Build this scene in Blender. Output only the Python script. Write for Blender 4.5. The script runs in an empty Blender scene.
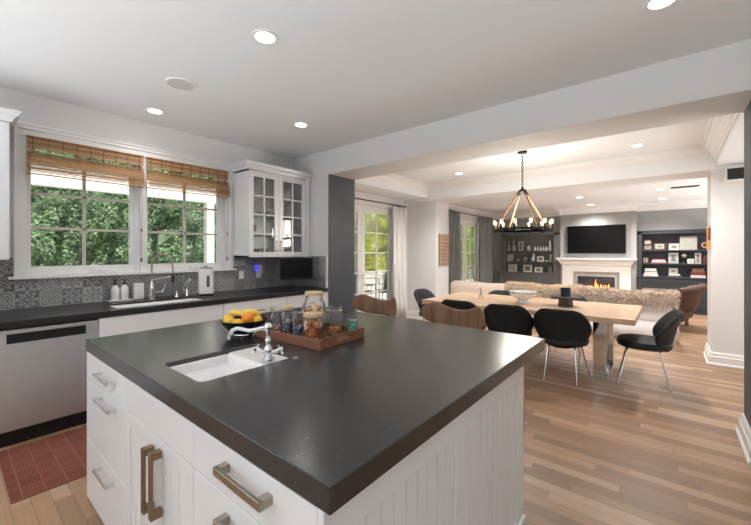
import bpy, bmesh, math, random
from mathutils import Vector, Matrix, Euler
PI = math.pi
R = random.Random(7)
SC = bpy.context.scene
COL = SC.collection

# ------------------------------------------------------------------ camera
cam_d = bpy.data.cameras.new('camera')
cam = bpy.data.objects.new('camera', cam_d)
COL.objects.link(cam)
cam.location = (0, 0, 1.42)
cam.rotation_euler = (PI/2, 0, math.atan(294.5/357.7))
cam_d.sensor_width = 36
cam_d.lens = 357.7/751*36
cam_d.shift_y = (252-262.5)/751
cam_d.clip_start = 0.05
SC.camera = cam

# ------------------------------------------------------------------ world, sun, exposure
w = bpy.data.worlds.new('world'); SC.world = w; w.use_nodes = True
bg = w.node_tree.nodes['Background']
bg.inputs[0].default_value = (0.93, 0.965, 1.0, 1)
# dim sky above; strong glow added below the horizon to light the ceilings
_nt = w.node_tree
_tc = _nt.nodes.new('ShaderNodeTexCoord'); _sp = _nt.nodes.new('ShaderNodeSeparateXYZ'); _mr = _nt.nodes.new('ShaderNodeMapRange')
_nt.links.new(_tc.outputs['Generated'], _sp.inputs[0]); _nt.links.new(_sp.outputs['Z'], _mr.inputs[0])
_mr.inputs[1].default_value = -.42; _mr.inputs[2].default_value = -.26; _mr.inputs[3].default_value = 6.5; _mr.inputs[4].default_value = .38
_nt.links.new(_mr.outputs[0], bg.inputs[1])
sd = bpy.data.lights.new('sun', 'SUN'); sd.energy = 11; sd.angle = math.radians(1.5); sd.color = (1, .95, .86)
so = bpy.data.objects.new('sun', sd); COL.objects.link(so)
so.rotation_euler = Vector((0.55, 0.12, 0.9)).to_track_quat('Z', 'Y').to_euler()
SC.view_settings.view_transform = 'Standard'
SC.view_settings.look = 'None'
SC.view_settings.gamma = 1
SC.view_settings.use_curve_mapping = False
SC.view_settings.exposure = 0.5

# ------------------------------------------------------------------ materials
def srgb(r, g, b):
    f = lambda c: ((c/255)/12.92 if c/255 <= .04045 else ((c/255+.055)/1.055)**2.4)
    return (f(r), f(g), f(b), 1)

MATS = {}
def mat(name, col=(200, 200, 200), rough=.5, metal=0, noise=0, nscale=8, emit=0, bump=0, bscale=60, stretch=(1, 1, 1), sheen=0, spec=.5, coat=0):
    if name in MATS: return MATS[name]
    m = bpy.data.materials.new(name); m.use_nodes = True; MATS[name] = m
    nt = m.node_tree; b = nt.nodes['Principled BSDF']
    c = srgb(*col)
    b.inputs['Base Color'].default_value = c
    b.inputs['Roughness'].default_value = rough
    b.inputs['Metallic'].default_value = metal
    b.inputs['Specular IOR Level'].default_value = spec
    if coat: b.inputs['Coat Weight'].default_value = coat; b.inputs['Coat Roughness'].default_value = .08
    if sheen: b.inputs['Sheen Weight'].default_value = sheen
    tc = nt.nodes.new('ShaderNodeTexCoord'); mp = nt.nodes.new('ShaderNodeMapping')
    mp.inputs['Scale'].default_value = stretch
    nt.links.new(tc.outputs['Object'], mp.inputs[0])
    if noise:
        n = nt.nodes.new('ShaderNodeTexNoise'); n.inputs['Scale'].default_value = nscale; n.inputs['Detail'].default_value = 5
        nt.links.new(mp.outputs[0], n.inputs['Vector'])
        r = nt.nodes.new('ShaderNodeValToRGB')
        r.color_ramp.elements[0].position = .3; r.color_ramp.elements[1].position = .7
        r.color_ramp.elements[0].color = tuple(x*(1-noise) for x in c[:3])+(1,)
        r.color_ramp.elements[1].color = tuple(min(1, x*(1+noise)) for x in c[:3])+(1,)
        nt.links.new(n.outputs[0], r.inputs[0]); nt.links.new(r.outputs[0], b.inputs['Base Color'])
    if bump:
        n = nt.nodes.new('ShaderNodeTexNoise'); n.inputs['Scale'].default_value = bscale; n.inputs['Detail'].default_value = 3
        nt.links.new(mp.outputs[0], n.inputs['Vector'])
        bp = nt.nodes.new('ShaderNodeBump'); bp.inputs['Strength'].default_value = bump; bp.inputs['Distance'].default_value = .01
        nt.links.new(n.outputs[0], bp.inputs['Height']); nt.links.new(bp.outputs[0], b.inputs['Normal'])
    if emit:
        b.inputs['Emission Color'].default_value = c; b.inputs['Emission Strength'].default_value = emit
    return m

def mth(nt, op, a, b=None, c=None):
    n = nt.nodes.new('ShaderNodeMath'); n.operation = op
    for i, v in enumerate((a, b, c)):
        if v is None: continue
        if isinstance(v, (int, float)): n.inputs[i].default_value = v
        else: nt.links.new(v, n.inputs[i])
    return n.outputs[0]

def mixc(nt, f, a, b):
    n = nt.nodes.new('ShaderNodeMix'); n.data_type = 'RGBA'
    for s, v in ((0, f), (6, a), (7, b)):
        if isinstance(v, (int, float, tuple)): n.inputs[s].default_value = v
        else: nt.links.new(v, n.inputs[s])
    return n.outputs[2]

def glassmat(name, tint=(1, 1, 1), refl=1.0):
    m = bpy.data.materials.new(name); m.use_nodes = True; MATS[name] = m
    nt = m.node_tree; nt.nodes.clear()
    o = nt.nodes.new('ShaderNodeOutputMaterial'); mx = nt.nodes.new('ShaderNodeMixShader')
    t = nt.nodes.new('ShaderNodeBsdfTransparent'); t.inputs[0].default_value = (*tint, 1)
    g = nt.nodes.new('ShaderNodeBsdfGlossy'); g.inputs['Roughness'].default_value = .03
    f = nt.nodes.new('ShaderNodeFresnel'); f.inputs[0].default_value = 1.45
    fm = mth(nt, 'MULTIPLY', f.outputs[0], refl)
    nt.links.new(fm, mx.inputs[0]); nt.links.new(t.outputs[0], mx.inputs[1]); nt.links.new(g.outputs[0], mx.inputs[2])
    nt.links.new(mx.outputs[0], o.inputs[0])
    return m

def floor_mat():
    m = bpy.data.materials.new('oak strip floor'); m.use_nodes = True
    nt = m.node_tree; b = nt.nodes['Principled BSDF']
    tc = nt.nodes.new('ShaderNodeTexCoord')
    br = nt.nodes.new('ShaderNodeTexBrick')
    br.inputs['Scale'].default_value = 1; br.inputs['Brick Width'].default_value = .95; br.inputs['Row Height'].default_value = .082
    br.inputs['Mortar Size'].default_value = .0012; br.inputs['Mortar Smooth'].default_value = .2; br.inputs['Bias'].default_value = 0
    br.offset = 0; br.offset_frequency = 1
    br.inputs['Color1'].default_value = (0, 0, 0, 1); br.inputs['Color2'].default_value = (1, 1, 1, 1); br.inputs['Mortar'].default_value = (0, 0, 0, 1)
    mo = nt.nodes.new('ShaderNodeMapping'); mo.inputs['Location'].default_value = (20.3, 20.01, 0); nt.links.new(tc.outputs['Object'], mo.inputs[0])
    sp = nt.nodes.new('ShaderNodeSeparateXYZ'); nt.links.new(mo.outputs[0], sp.inputs[0])
    row = mth(nt, 'FLOOR', mth(nt, 'DIVIDE', sp.outputs[1], .082))
    wn = nt.nodes.new('ShaderNodeTexWhiteNoise'); wn.noise_dimensions = '1D'; nt.links.new(row, wn.inputs['W'])
    cb = nt.nodes.new('ShaderNodeCombineXYZ'); nt.links.new(mth(nt, 'ADD', sp.outputs[0], mth(nt, 'MULTIPLY', wn.outputs['Value'], 3.7)), cb.inputs[0]); nt.links.new(sp.outputs[1], cb.inputs[1])
    nt.links.new(cb.outputs[0], br.inputs['Vector'])
    ramp = nt.nodes.new('ShaderNodeValToRGB'); cr = ramp.color_ramp
    cr.elements[0].position = 0; cr.elements[0].color = srgb(138, 109, 87)
    cr.elements[1].position = 1; cr.elements[1].color = srgb(186, 154, 125)
    e = cr.elements.new(.45); e.color = srgb(158, 124, 95)
    e = cr.elements.new(.75); e.color = srgb(174, 138, 105)
    nt.links.new(br.outputs['Color'], ramp.inputs[0])
    mp = nt.nodes.new('ShaderNodeMapping'); mp.inputs['Scale'].default_value = (1.6, 38, 1)
    nt.links.new(tc.outputs['Object'], mp.inputs[0])
    n = nt.nodes.new('ShaderNodeTexNoise'); n.inputs['Scale'].default_value = 2.2; n.inputs['Detail'].default_value = 8; n.inputs['Roughness'].default_value = .65
    nt.links.new(mp.outputs[0], n.inputs['Vector'])
    g = mth(nt, 'MULTIPLY_ADD', n.outputs[0], .6, .7)
    mul = nt.nodes.new('ShaderNodeVectorMath'); mul.operation = 'SCALE'
    nt.links.new(ramp.outputs[0], mul.inputs[0]); nt.links.new(g, mul.inputs['Scale'])
    out = mixc(nt, mth(nt, 'MULTIPLY', br.outputs['Fac'], .7), mul.outputs[0], srgb(70, 50, 38))
    nt.links.new(out, b.inputs['Base Color'])
    b.inputs['Roughness'].default_value = .38
    bp = nt.nodes.new('ShaderNodeBump'); bp.inputs['Strength'].default_value = .12; bp.inputs['Distance'].default_value = .003
    nt.links.new(n.outputs[0], bp.inputs['Height']); nt.links.new(bp.outputs[0], b.inputs['Normal'])
    return m

def tile_mat(axis):
    m = bpy.data.materials.new('patterned grey tile'); m.use_nodes = True
    nt = m.node_tree; b = nt.nodes['Principled BSDF']
    tc = nt.nodes.new('ShaderNodeTexCoord'); sp = nt.nodes.new('ShaderNodeSeparateXYZ')
    nt.links.new(tc.outputs['Object'], sp.inputs[0])
    S = .158
    u = mth(nt, 'DIVIDE', mth(nt, 'ADD', sp.outputs['Y' if axis == 'Y' else 'X'], 10.015), S)
    v = mth(nt, 'DIVIDE', mth(nt, 'SUBTRACT', sp.outputs['Z'], .915), S)
    fu = mth(nt, 'SUBTRACT', mth(nt, 'FRACT', u), .5); fv = mth(nt, 'SUBTRACT', mth(nt, 'FRACT', v), .5)
    cu = mth(nt, 'FLOOR', u); cv = mth(nt, 'FLOOR', v)
    cx = nt.nodes.new('ShaderNodeCombineXYZ'); nt.links.new(cu, cx.inputs[0]); nt.links.new(cv, cx.inputs[1])
    wn = nt.nodes.new('ShaderNodeTexWhiteNoise'); wn.noise_dimensions = '2D'; nt.links.new(cx.outputs[0], wn.inputs['Vector'])
    rnd = wn.outputs['Value']
    r = mth(nt, 'SQRT', mth(nt, 'ADD', mth(nt, 'MULTIPLY', fu, fu), mth(nt, 'MULTIPLY', fv, fv)))
    th = mth(nt, 'ARCTAN2', fv, fu)
    pet = mth(nt, 'MULTIPLY_ADD', mth(nt, 'COSINE', mth(nt, 'MULTIPLY', th, 8)), .12, .3)
    p1 = mth(nt, 'LESS_THAN', mth(nt, 'ABSOLUTE', mth(nt, 'SUBTRACT', pet, r)), .075)
    p1b = mth(nt, 'LESS_THAN', r, .08)
    A = mth(nt, 'MAXIMUM', p1, p1b)
    c1 = mth(nt, 'MULTIPLY', mth(nt, 'COSINE', mth(nt, 'MULTIPLY', fu, 25)), mth(nt, 'COSINE', mth(nt, 'MULTIPLY', fv, 25)))
    B = mth(nt, 'GREATER_THAN', c1, .15)
    Cc = mth(nt, 'GREATER_THAN', mth(nt, 'SINE', mth(nt, 'MULTIPLY_ADD', r, 42, mth(nt, 'MULTIPLY', mth(nt, 'COSINE', mth(nt, 'MULTIPLY', th, 4)), 2.4))), 0.1)
    dm = mth(nt, 'ADD', mth(nt, 'ABSOLUTE', fu), mth(nt, 'ABSOLUTE', fv))
    D = mth(nt, 'GREATER_THAN', mth(nt, 'COSINE', mth(nt, 'MULTIPLY', dm, 30)), 0)
    s1 = mth(nt, 'LESS_THAN', rnd, .28); s2 = mth(nt, 'LESS_THAN', rnd, .52); s3 = mth(nt, 'LESS_THAN', rnd, .78)
    def sel(f, a, bb): return mth(nt, 'ADD', mth(nt, 'MULTIPLY', f, a), mth(nt, 'MULTIPLY', mth(nt, 'SUBTRACT', 1, f), bb))
    P = sel(s1, A, sel(s2, B, sel(s3, Cc, D)))
    inv = mth(nt, 'GREATER_THAN', mth(nt, 'FRACT', mth(nt, 'MULTIPLY', rnd, 7.3)), .55)
    P = sel(inv, mth(nt, 'SUBTRACT', 1, P), P)
    n = nt.nodes.new('ShaderNodeTexNoise'); n.inputs['Scale'].default_value = 26; n.inputs['Detail'].default_value = 6
    nt.links.new(tc.outputs['Object'], n.inputs['Vector'])
    sc_ = nt.nodes.new('ShaderNodeSeparateColor'); nt.links.new(wn.outputs['Color'], sc_.inputs[0])
    P2 = mth(nt, 'ADD', mth(nt, 'MULTIPLY_ADD', P, .62, mth(nt, 'MULTIPLY', mth(nt, 'SUBTRACT', n.outputs[0], .25), .95)), mth(nt, 'MULTIPLY', mth(nt, 'SUBTRACT', sc_.outputs[2], .5), .45))
    tone = mixc(nt, P2, srgb(84, 86, 90), srgb(172, 172, 170))
    edge = mth(nt, 'GREATER_THAN', mth(nt, 'MAXIMUM', mth(nt, 'ABSOLUTE', fu), mth(nt, 'ABSOLUTE', fv)), .488)
    nt.links.new(mixc(nt, edge, tone, srgb(150, 150, 148)), b.inputs['Base Color'])
    b.inputs['Roughness'].default_value = .45
    return m

def quartz_mat():
    m = bpy.data.materials.new('charcoal quartz'); m.use_nodes = True
    nt = m.node_tree; b = nt.nodes['Principled BSDF']
    tc = nt.nodes.new('ShaderNodeTexCoord')
    n = nt.nodes.new('ShaderNodeTexNoise'); n.inputs['Scale'].default_value = 110; n.inputs['Detail'].default_value = 2
    n2 = nt.nodes.new('ShaderNodeTexNoise'); n2.inputs['Scale'].default_value = 5; n2.inputs['Detail'].default_value = 6
    nt.links.new(tc.outputs['Object'], n.inputs['Vector']); nt.links.new(tc.outputs['Object'], n2.inputs['Vector'])
    f = mth(nt, 'GREATER_THAN', n.outputs[0], .69)
    base = mixc(nt, n2.outputs[0], srgb(31, 32, 35), srgb(39, 40, 43))
    nt.links.new(mixc(nt, mth(nt, 'MULTIPLY', f, .35), base, srgb(110, 110, 110)), b.inputs['Base Color'])
    rr = mth(nt, 'MULTIPLY_ADD', n2.outputs[0], .04, .22)
    nt.links.new(rr, b.inputs['Roughness'])
    b.inputs['Specular IOR Level'].default_value = 1.0
    bp = nt.nodes.new('ShaderNodeBump'); bp.inputs['Strength'].default_value = .06; bp.inputs['Distance'].default_value = .002
    nt.links.new(n.outputs[0], bp.inputs['Height']); nt.links.new(bp.outputs[0], b.inputs['Normal'])
    return m

def quartz2():
    return mat('black honed stone', (30, 30, 32), .3, noise=.25, nscale=120)
def rug_mat():
    m = bpy.data.materials.new('worn red rug'); m.use_nodes = True
    nt = m.node_tree; b = nt.nodes['Principled BSDF']
    tc = nt.nodes.new('ShaderNodeTexCoord')
    br = nt.nodes.new('ShaderNodeTexBrick'); br.inputs['Scale'].default_value = 1
    br.inputs['Brick Width'].default_value = .13; br.inputs['Row Height'].default_value = .1; br.inputs['Mortar Size'].default_value = .003
    br.offset = 0
    br.inputs['Color1'].default_value = srgb(128, 66, 42); br.inputs['Color2'].default_value = srgb(112, 54, 36); br.inputs['Mortar'].default_value = srgb(150, 104, 84)
    wv = nt.nodes.new('ShaderNodeTexBrick'); wv.inputs['Scale'].default_value = 1
    wv.inputs['Brick Width'].default_value = .021; wv.inputs['Row Height'].default_value = .016; wv.inputs['Mortar Size'].default_value = .0022
    nt.links.new(tc.outputs['Object'], br.inputs['Vector']); nt.links.new(tc.outputs['Object'], wv.inputs['Vector'])
    n = nt.nodes.new('ShaderNodeTexNoise'); n.inputs['Scale'].default_value = 9; n.inputs['Detail'].default_value = 8
    nt.links.new(tc.outputs['Object'], n.inputs['Vector'])
    f = mth(nt, 'MULTIPLY', wv.outputs['Fac'], mth(nt, 'MULTIPLY', mth(nt, 'SUBTRACT', n.outputs[0], .3), 1.6))
    c = mixc(nt, f, br.outputs['Color'], srgb(158, 112, 90))
    c2 = mixc(nt, mth(nt, 'MULTIPLY', n.outputs[0], .5), c, srgb(84, 34, 26))
    nt.links.new(c2, b.inputs['Base Color']); b.inputs['Roughness'].default_value = .9
    return m

def wood_mat(name, c1, c2, along=0, rough=.45, sc=3.0):
    m = bpy.data.materials.new(name); m.use_nodes = True
    nt = m.node_tree; b = nt.nodes['Principled BSDF']
    tc = nt.nodes.new('ShaderNodeTexCoord'); mp = nt.nodes.new('ShaderNodeMapping')
    s = [14, 14, 14]; s[along] = 1.1
    mp.inputs['Scale'].default_value = s
    nt.links.new(tc.outputs['Object'], mp.inputs[0])
    n = nt.nodes.new('ShaderNodeTexNoise'); n.inputs['Scale'].default_value = sc; n.inputs['Detail'].default_value = 7; n.inputs['Distortion'].default_value = .6
    nt.links.new(mp.outputs[0], n.inputs['Vector'])
    r = nt.nodes.new('ShaderNodeValToRGB'); r.color_ramp.elements[0].position = .28; r.color_ramp.elements[1].position = .72
    r.color_ramp.elements[0].color = srgb(*c1); r.color_ramp.elements[1].color = srgb(*c2)
    nt.links.new(n.outputs[0], r.inputs[0]); nt.links.new(r.outputs[0], b.inputs['Base Color'])
    b.inputs['Roughness'].default_value = rough
    return m

M = {}
M['wall'] = mat('warm white wall paint', (226, 225, 224), .7, bump=.05, bscale=120)
M['ceil'] = mat('white ceiling paint', (236, 238, 239), .75, bump=.04, bscale=90)
M['trim'] = mat('white trim paint', (236, 235, 233), .4, bump=.02)
M['cab'] = mat('glossy white cabinet paint', (232, 232, 233), .22, bump=.02, bscale=25)
M['greywall'] = mat('grey wall paint', (156, 155, 152), .7, noise=.03)
M['slate'] = mat('slate blue board paint', (74, 79, 86), .5, noise=.12, nscale=3, bump=.05)
M['floor'] = floor_mat()
M['tileY'] = tile_mat('Y'); M['tileX'] = tile_mat('X')
M['quartz'] = quartz_mat(); M['quartz2'] = quartz2()
M['rug'] = rug_mat()
M['steel'] = mat('brushed stainless steel', (204, 207, 210), .38, 1, noise=.05, nscale=6, stretch=(60, 1, 60), bump=.02)
M['chrome'] = mat('polished chrome', (224, 225, 226), .08, 1, noise=.02)
M['nickel'] = mat('brushed nickel', (176, 168, 156), .28, 1, noise=.05)
M['bronze'] = mat('aged champagne pull metal', (150, 128, 104), .35, 1, noise=.08)
M['black'] = mat('black plastic', (18, 18, 20), .35, noise=.1)
M['screen'] = mat('black screen glass', (8, 8, 9), .3, noise=.1, spec=.15)
M['porc'] = mat('white porcelain', (240, 238, 234), .12, noise=.01)
M['plas'] = mat('white plastic', (236, 236, 236), .35, noise=.01)
M['leather'] = mat('charcoal upholstery', (24, 26, 30), .62, noise=.12, nscale=12, bump=.08)
M['darkmet'] = mat('dark bronze metal', (56, 50, 46), .45, .8, noise=.15)
M['rope'] = mat('tan jute rope', (164, 122, 92), .9, noise=.2, nscale=60, bump=.6, bscale=200)
M['tablewood'] = wood_mat('pale oak slab', (196, 160, 128), (228, 200, 170), 0, .32)
M['stoolwood'] = wood_mat('walnut veneer', (104, 76, 56), (150, 116, 90), 2, .4, 2.0)
M['traywood'] = wood_mat('acacia tray wood', (104, 66, 44), (150, 102, 74), 0, .5)
M['lidwood'] = wood_mat('light lid wood', (190, 164, 124), (214, 190, 150), 0, .5)
M['standwood'] = wood_mat('dark turned wood', (66, 58, 54), (98, 88, 82), 2, .5)
M['artwood'] = wood_mat('weathered tan boards', (160, 132, 112), (196, 168, 146), 1, .6)
M['glass'] = glassmat('clear window glass', (.97, .98, .98), .8)
M['jar'] = glassmat('clear jar glass', (.985, .995, .99), .55)
def bamboo_mat():
    m = bpy.data.materials.new('woven bamboo'); m.use_nodes = True; nt = m.node_tree; b = nt.nodes['Principled BSDF']
    g = nt.nodes.new('ShaderNodeNewGeometry'); rp = nt.nodes.new('ShaderNodeValToRGB')
    tc = nt.nodes.new('ShaderNodeTexCoord'); mp = nt.nodes.new('ShaderNodeMapping'); mp.inputs['Scale'].default_value = (1, 5, 60); nt.links.new(tc.outputs['Object'], mp.inputs[0])
    n = nt.nodes.new('ShaderNodeTexNoise'); n.inputs['Scale'].default_value = 3; n.inputs['Detail'].default_value = 4; nt.links.new(mp.outputs[0], n.inputs['Vector'])
    f = mth(nt, 'ADD', mth(nt, 'MULTIPLY', g.outputs['Random Per Island'], .6), mth(nt, 'MULTIPLY', n.outputs[0], .5))
    rp.color_ramp.elements[0].position = .15; rp.color_ramp.elements[0].color = srgb(112, 78, 48); rp.color_ramp.elements[1].position = .9; rp.color_ramp.elements[1].color = srgb(212, 172, 124)
    e = rp.color_ramp.elements.new(.5); e.color = srgb(172, 126, 84)
    nt.links.new(f, rp.inputs[0]); nt.links.new(rp.outputs[0], b.inputs['Base Color']); b.inputs['Roughness'].default_value = .6
    return m
M['bamboo'] = bamboo_mat()
M['bamboo2'] = mat('dark bamboo weft', (92, 58, 34), .7, noise=.2)
M['curtw'] = mat('white linen curtain', (236, 234, 232), .85, noise=.02)
M['curtg'] = mat('grey linen curtain', (134, 136, 137), .85, noise=.06)
M['sofa'] = mat('white slipcover cotton', (240, 238, 238), .9, noise=.03, bump=.1, bscale=30)
M['quilt'] = mat('cream quilted throw', (226, 208, 194), .9, noise=.06, nscale=20, bump=.4, bscale=18)
M['fur'] = mat('brown and cream fur', (186, 160, 138), .95, noise=.35, nscale=9, bump=.6, bscale=70)
M['brown'] = mat('worn brown leather', (76, 46, 32), .6, noise=.25, nscale=10, bump=.1)
M['bookg'] = mat('grey bookcase paint', (104, 104, 102), .5, noise=.04)
M['bookb'] = mat('blue black bookcase paint', (52, 55, 60), .5, noise=.04)
M['stone'] = mat('beige hearth stone', (176, 170, 160), .6, noise=.12, nscale=5)
M['navy'] = mat('navy candle glass', (34, 48, 66), .3, noise=.05)
M['bulb'] = mat('warm bulb', (255, 216, 160), .3, emit=2.2)
M['can'] = mat('lit downlight lens', (255, 250, 242), .4, emit=9.0)
M['flame'] = mat('gas flame', (255, 150, 60), .5, emit=6.0)
M['concrete'] = mat('pale patio paving', (228, 226, 222), .8, noise=.06, nscale=2)

# ------------------------------------------------------------------ mesh helpers
def BM(): return bmesh.new()

def box(bm, x0, x1, y0, y1, z0, z1, mtx=None):
    if x0 > x1: x0, x1 = x1, x0
    if y0 > y1: y0, y1 = y1, y0
    if z0 > z1: z0, z1 = z1, z0
    v = [Vector(p) for p in ((x0,y0,z0),(x1,y0,z0),(x1,y1,z0),(x0,y1,z0),(x0,y0,z1),(x1,y0,z1),(x1,y1,z1),(x0,y1,z1))]
    if mtx: v = [mtx @ p for p in v]
    v = [bm.verts.new(p) for p in v]
    for f in ((0,3,2,1),(4,5,6,7),(0,1,5,4),(1,2,6,5),(2,3,7,6),(3,0,4,7)):
        bm.faces.new([v[i] for i in f])
    return bm

def frame_dirs(d):
    d = d.normalized(); a = Vector((0,0,1)) if abs(d.z) < .9 else Vector((1,0,0))
    u = d.cross(a).normalized(); return u, d.cross(u).normalized()

def tube(bm, pts, r, n=10, close=False):
    pts = [Vector(p) for p in pts]; k = len(pts)
    rs = r if isinstance(r, (list, tuple)) else [r]*k
    rings = []; u = None
    for i, p in enumerate(pts):
        if close: d = pts[(i+1) % k]-pts[i-1]
        else: d = pts[min(i+1, k-1)]-pts[max(i-1, 0)]
        if u is None: u, v = frame_dirs(d)
        else:
            dn = d.normalized(); u = (u-dn*u.dot(dn)).normalized(); v = dn.cross(u)
        rings.append([bm.verts.new(p+(u*math.cos(2*PI*j/n)+v*math.sin(2*PI*j/n))*rs[i]) for j in range(n)])
    for i in range(k if close else k-1):
        a, b = rings[i], rings[(i+1) % k]
        for j in range(n): bm.faces.new([a[j], a[(j+1) % n], b[(j+1) % n], b[j]])
    if not close:
        bm.faces.new(rings[0][::-1]); bm.faces.new(rings[-1])
    return bm

def lathe(bm, prof, loc=(0,0,0), n=28, axis='z', sx=1, sy=1):
    L = Vector(loc); rings = []
    for r, z in prof:
        if r < 1e-5: rings.append([bm.verts.new(L+Vector((0,0,z)))])
        else: rings.append([bm.verts.new(L+Vector((r*sx*math.cos(2*PI*j/n), r*sy*math.sin(2*PI*j/n), z))) for j in range(n)])
    for a, b in zip(rings, rings[1:]):
        if len(a) == 1 and len(b) == 1: continue
        for j in range(n):
            if len(a) == 1: bm.faces.new([a[0], b[(j+1) % n], b[j]][::-1])
            elif len(b) == 1: bm.faces.new([a[j], a[(j+1) % n], b[0]])
            else: bm.faces.new([a[j], a[(j+1) % n], b[(j+1) % n], b[j]])
    if len(rings[0]) > 1: bm.faces.new(rings[0][::-1])
    if len(rings[-1]) > 1: bm.faces.new(rings[-1])
    return bm

def blob(bm, loc, r, s=(1,1,1), sub=2, jit=0, rot=None):
    mt = Matrix.Translation(Vector(loc)) @ (rot.to_matrix().to_4x4() if rot else Matrix()) @ Matrix.Diagonal((*[r*a for a in s], 1))
    res = bmesh.ops.create_icosphere(bm, subdivisions=sub, radius=1, matrix=mt)
    if jit:
        for v in res['verts']: v.co += Vector((R.uniform(-1,1), R.uniform(-1,1), R.uniform(-1,1)))*jit
    return bm

def prism(bm, poly, z0, z1, mtx=None):
    """extrude a 2D polygon (x,y) from z0 to z1"""
    mtx = mtx or Matrix()
    a = [bm.verts.new(mtx @ Vector((x, y, z0))) for x, y in poly]; b = [bm.verts.new(mtx @ Vector((x, y, z1))) for x, y in poly]
    k = len(poly)
    bm.faces.new(a[::-1]); bm.faces.new(b)
    for i in range(k): bm.faces.new([a[i], a[(i+1) % k], b[(i+1) % k], b[i]])
    return bm

def profile_run(bm, prof, p0, p1, out, mit0=0, mit1=0):
    """moulding: profile of (out, up) swept from p0 to p1; out = unit direction the moulding projects; mitres extend ends by out amount"""
    p0 = Vector(p0); p1 = Vector(p1); out = Vector(out); d = (p1-p0).normalized()
    a = [bm.verts.new(p0+out*o+Vector((0,0,z))+d*(mit0*o)) for o, z in prof]
    b = [bm.verts.new(p1+out*o+Vector((0,0,z))-d*(mit1*o)) for o, z in prof]
    k = len(prof)
    bm.faces.new(a); bm.faces.new(b[::-1])
    for i in range(k): bm.faces.new([a[(i+1) % k], a[i], b[i], b[(i+1) % k]])
    return bm

def rrect(x0, x1, y0, y1, r, n=6):
    pts = []
    for cx, cy, a0 in ((x1-r, y1-r, 0), (x0+r, y1-r, 90), (x0+r, y0+r, 180), (x1-r, y0+r, 270)):
        for i in range(n+1):
            a = math.radians(a0+90*i/n); pts.append((cx+r*math.cos(a), cy+r*math.sin(a)))
    return pts

def plate_hole(bm, outer, hole, z0, z1):
    es = []; loops = []
    for lp in (outer, hole):
        vs = [bm.verts.new((x, y, z1)) for x, y in lp]; loops.append(vs)
        for i in range(len(vs)): es.append(bm.edges.new((vs[i], vs[(i+1) % len(vs)])))
    r = bmesh.ops.triangle_fill(bm, edges=es, use_beauty=True)
    faces = [g for g in r['geom'] if isinstance(g, bmesh.types.BMFace)]
    mp = {v: bm.verts.new((v.co.x, v.co.y, z0)) for lp in loops for v in lp}
    for f in faces: bm.faces.new([mp[v] for v in f.verts][::-1])
    for lp in loops:
        for i in range(len(lp)):
            a, b = lp[i], lp[(i+1) % len(lp)]
            bm.faces.new([a, b, mp[b], mp[a]])
    return bm

OFF = {}
def thing(name, label, cat, loc=(0,0,0), rotz=0, group=None, world=False):
    o = bpy.data.objects.new(name, None); COL.objects.link(o)
    o.empty_display_size = .05
    o.location = loc; o.rotation_euler = (0, 0, rotz); o['label'] = label; o['category'] = cat
    if group: o['group'] = group
    if world: OFF[o.name] = Vector(loc)
    return o

def obj(name, bm, m, parent=None, bev=0, smooth=False, sub=0, solid=0, origin=None, recalc=True, label=None, bseg=2):
    if recalc: bmesh.ops.recalc_face_normals(bm, faces=bm.faces[:])
    off = None
    if parent is not None and parent.name in OFF: off = OFF[parent.name]
    elif origin is not None: off = Vector(origin)
    if off is not None: bmesh.ops.translate(bm, verts=bm.verts[:], vec=-off)
    me = bpy.data.meshes.new(name); bm.to_mesh(me); bm.free()
    o = bpy.data.objects.new(name, me); COL.objects.link(o)
    for mm in (m if isinstance(m, (list, tuple)) else [m]): me.materials.append(mm)
    if smooth:
        me.polygons.foreach_set('use_smooth', [True]*len(me.polygons))
    if parent is not None:
        o.parent = parent
        if off is not None: OFF[o.name] = off
    elif origin is not None: o.location = origin
    if solid:
        md = o.modifiers.new('solid', 'SOLIDIFY'); md.thickness = solid; md.offset = 0
    if bev:
        md = o.modifiers.new('bevel', 'BEVEL'); md.width = bev; md.segments = bseg; md.limit_method = 'ANGLE'; md.angle_limit = .6
    if sub:
        md = o.modifiers.new('sub', 'SUBSURF'); md.levels = sub; md.render_levels = sub
    if smooth and not sub and not bev:
        for e in me.edges: pass
        try: me.set_sharp_from_angle(angle=.7)
        except Exception: pass
    if label: o['label'] = label
    return o

def tag(o, label, cat, group=None):
    o['label'] = label; o['category'] = cat
    if group: o['group'] = group
    return o

def struct(name, bm, m, parent=None, **k):
    o = obj(name, bm, m, parent, **k)
    if parent is None: o['kind'] = 'structure'
    return o

def copy_tree(o, parent=None):
    c = o.copy(); COL.objects.link(c)
    if parent is not None: c.parent = parent
    for ch in list(o.children): copy_tree(ch, c)
    return c

XW = -4.47      # window wall
YH0, YH1 = 3.45, 3.98   # header beam
HK = 2.85       # kitchen ceiling
ZB = 2.51       # underside of header
YF = 11.2       # far wall

# ------------------------------------------------------------------ structure
bm = BM(); box(bm, -4.9, 3.3, -2.4, 6.8, -.12, 0); box(bm, -4.9, 2.9, 6.8, 11.6, -.12, 0); struct('floor', bm, M['floor'])
bm = BM(); box(bm, -4.75, 3.3, -3.2, YH0, HK, HK+.15); struct('ceiling', bm, M['ceil'])

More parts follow.
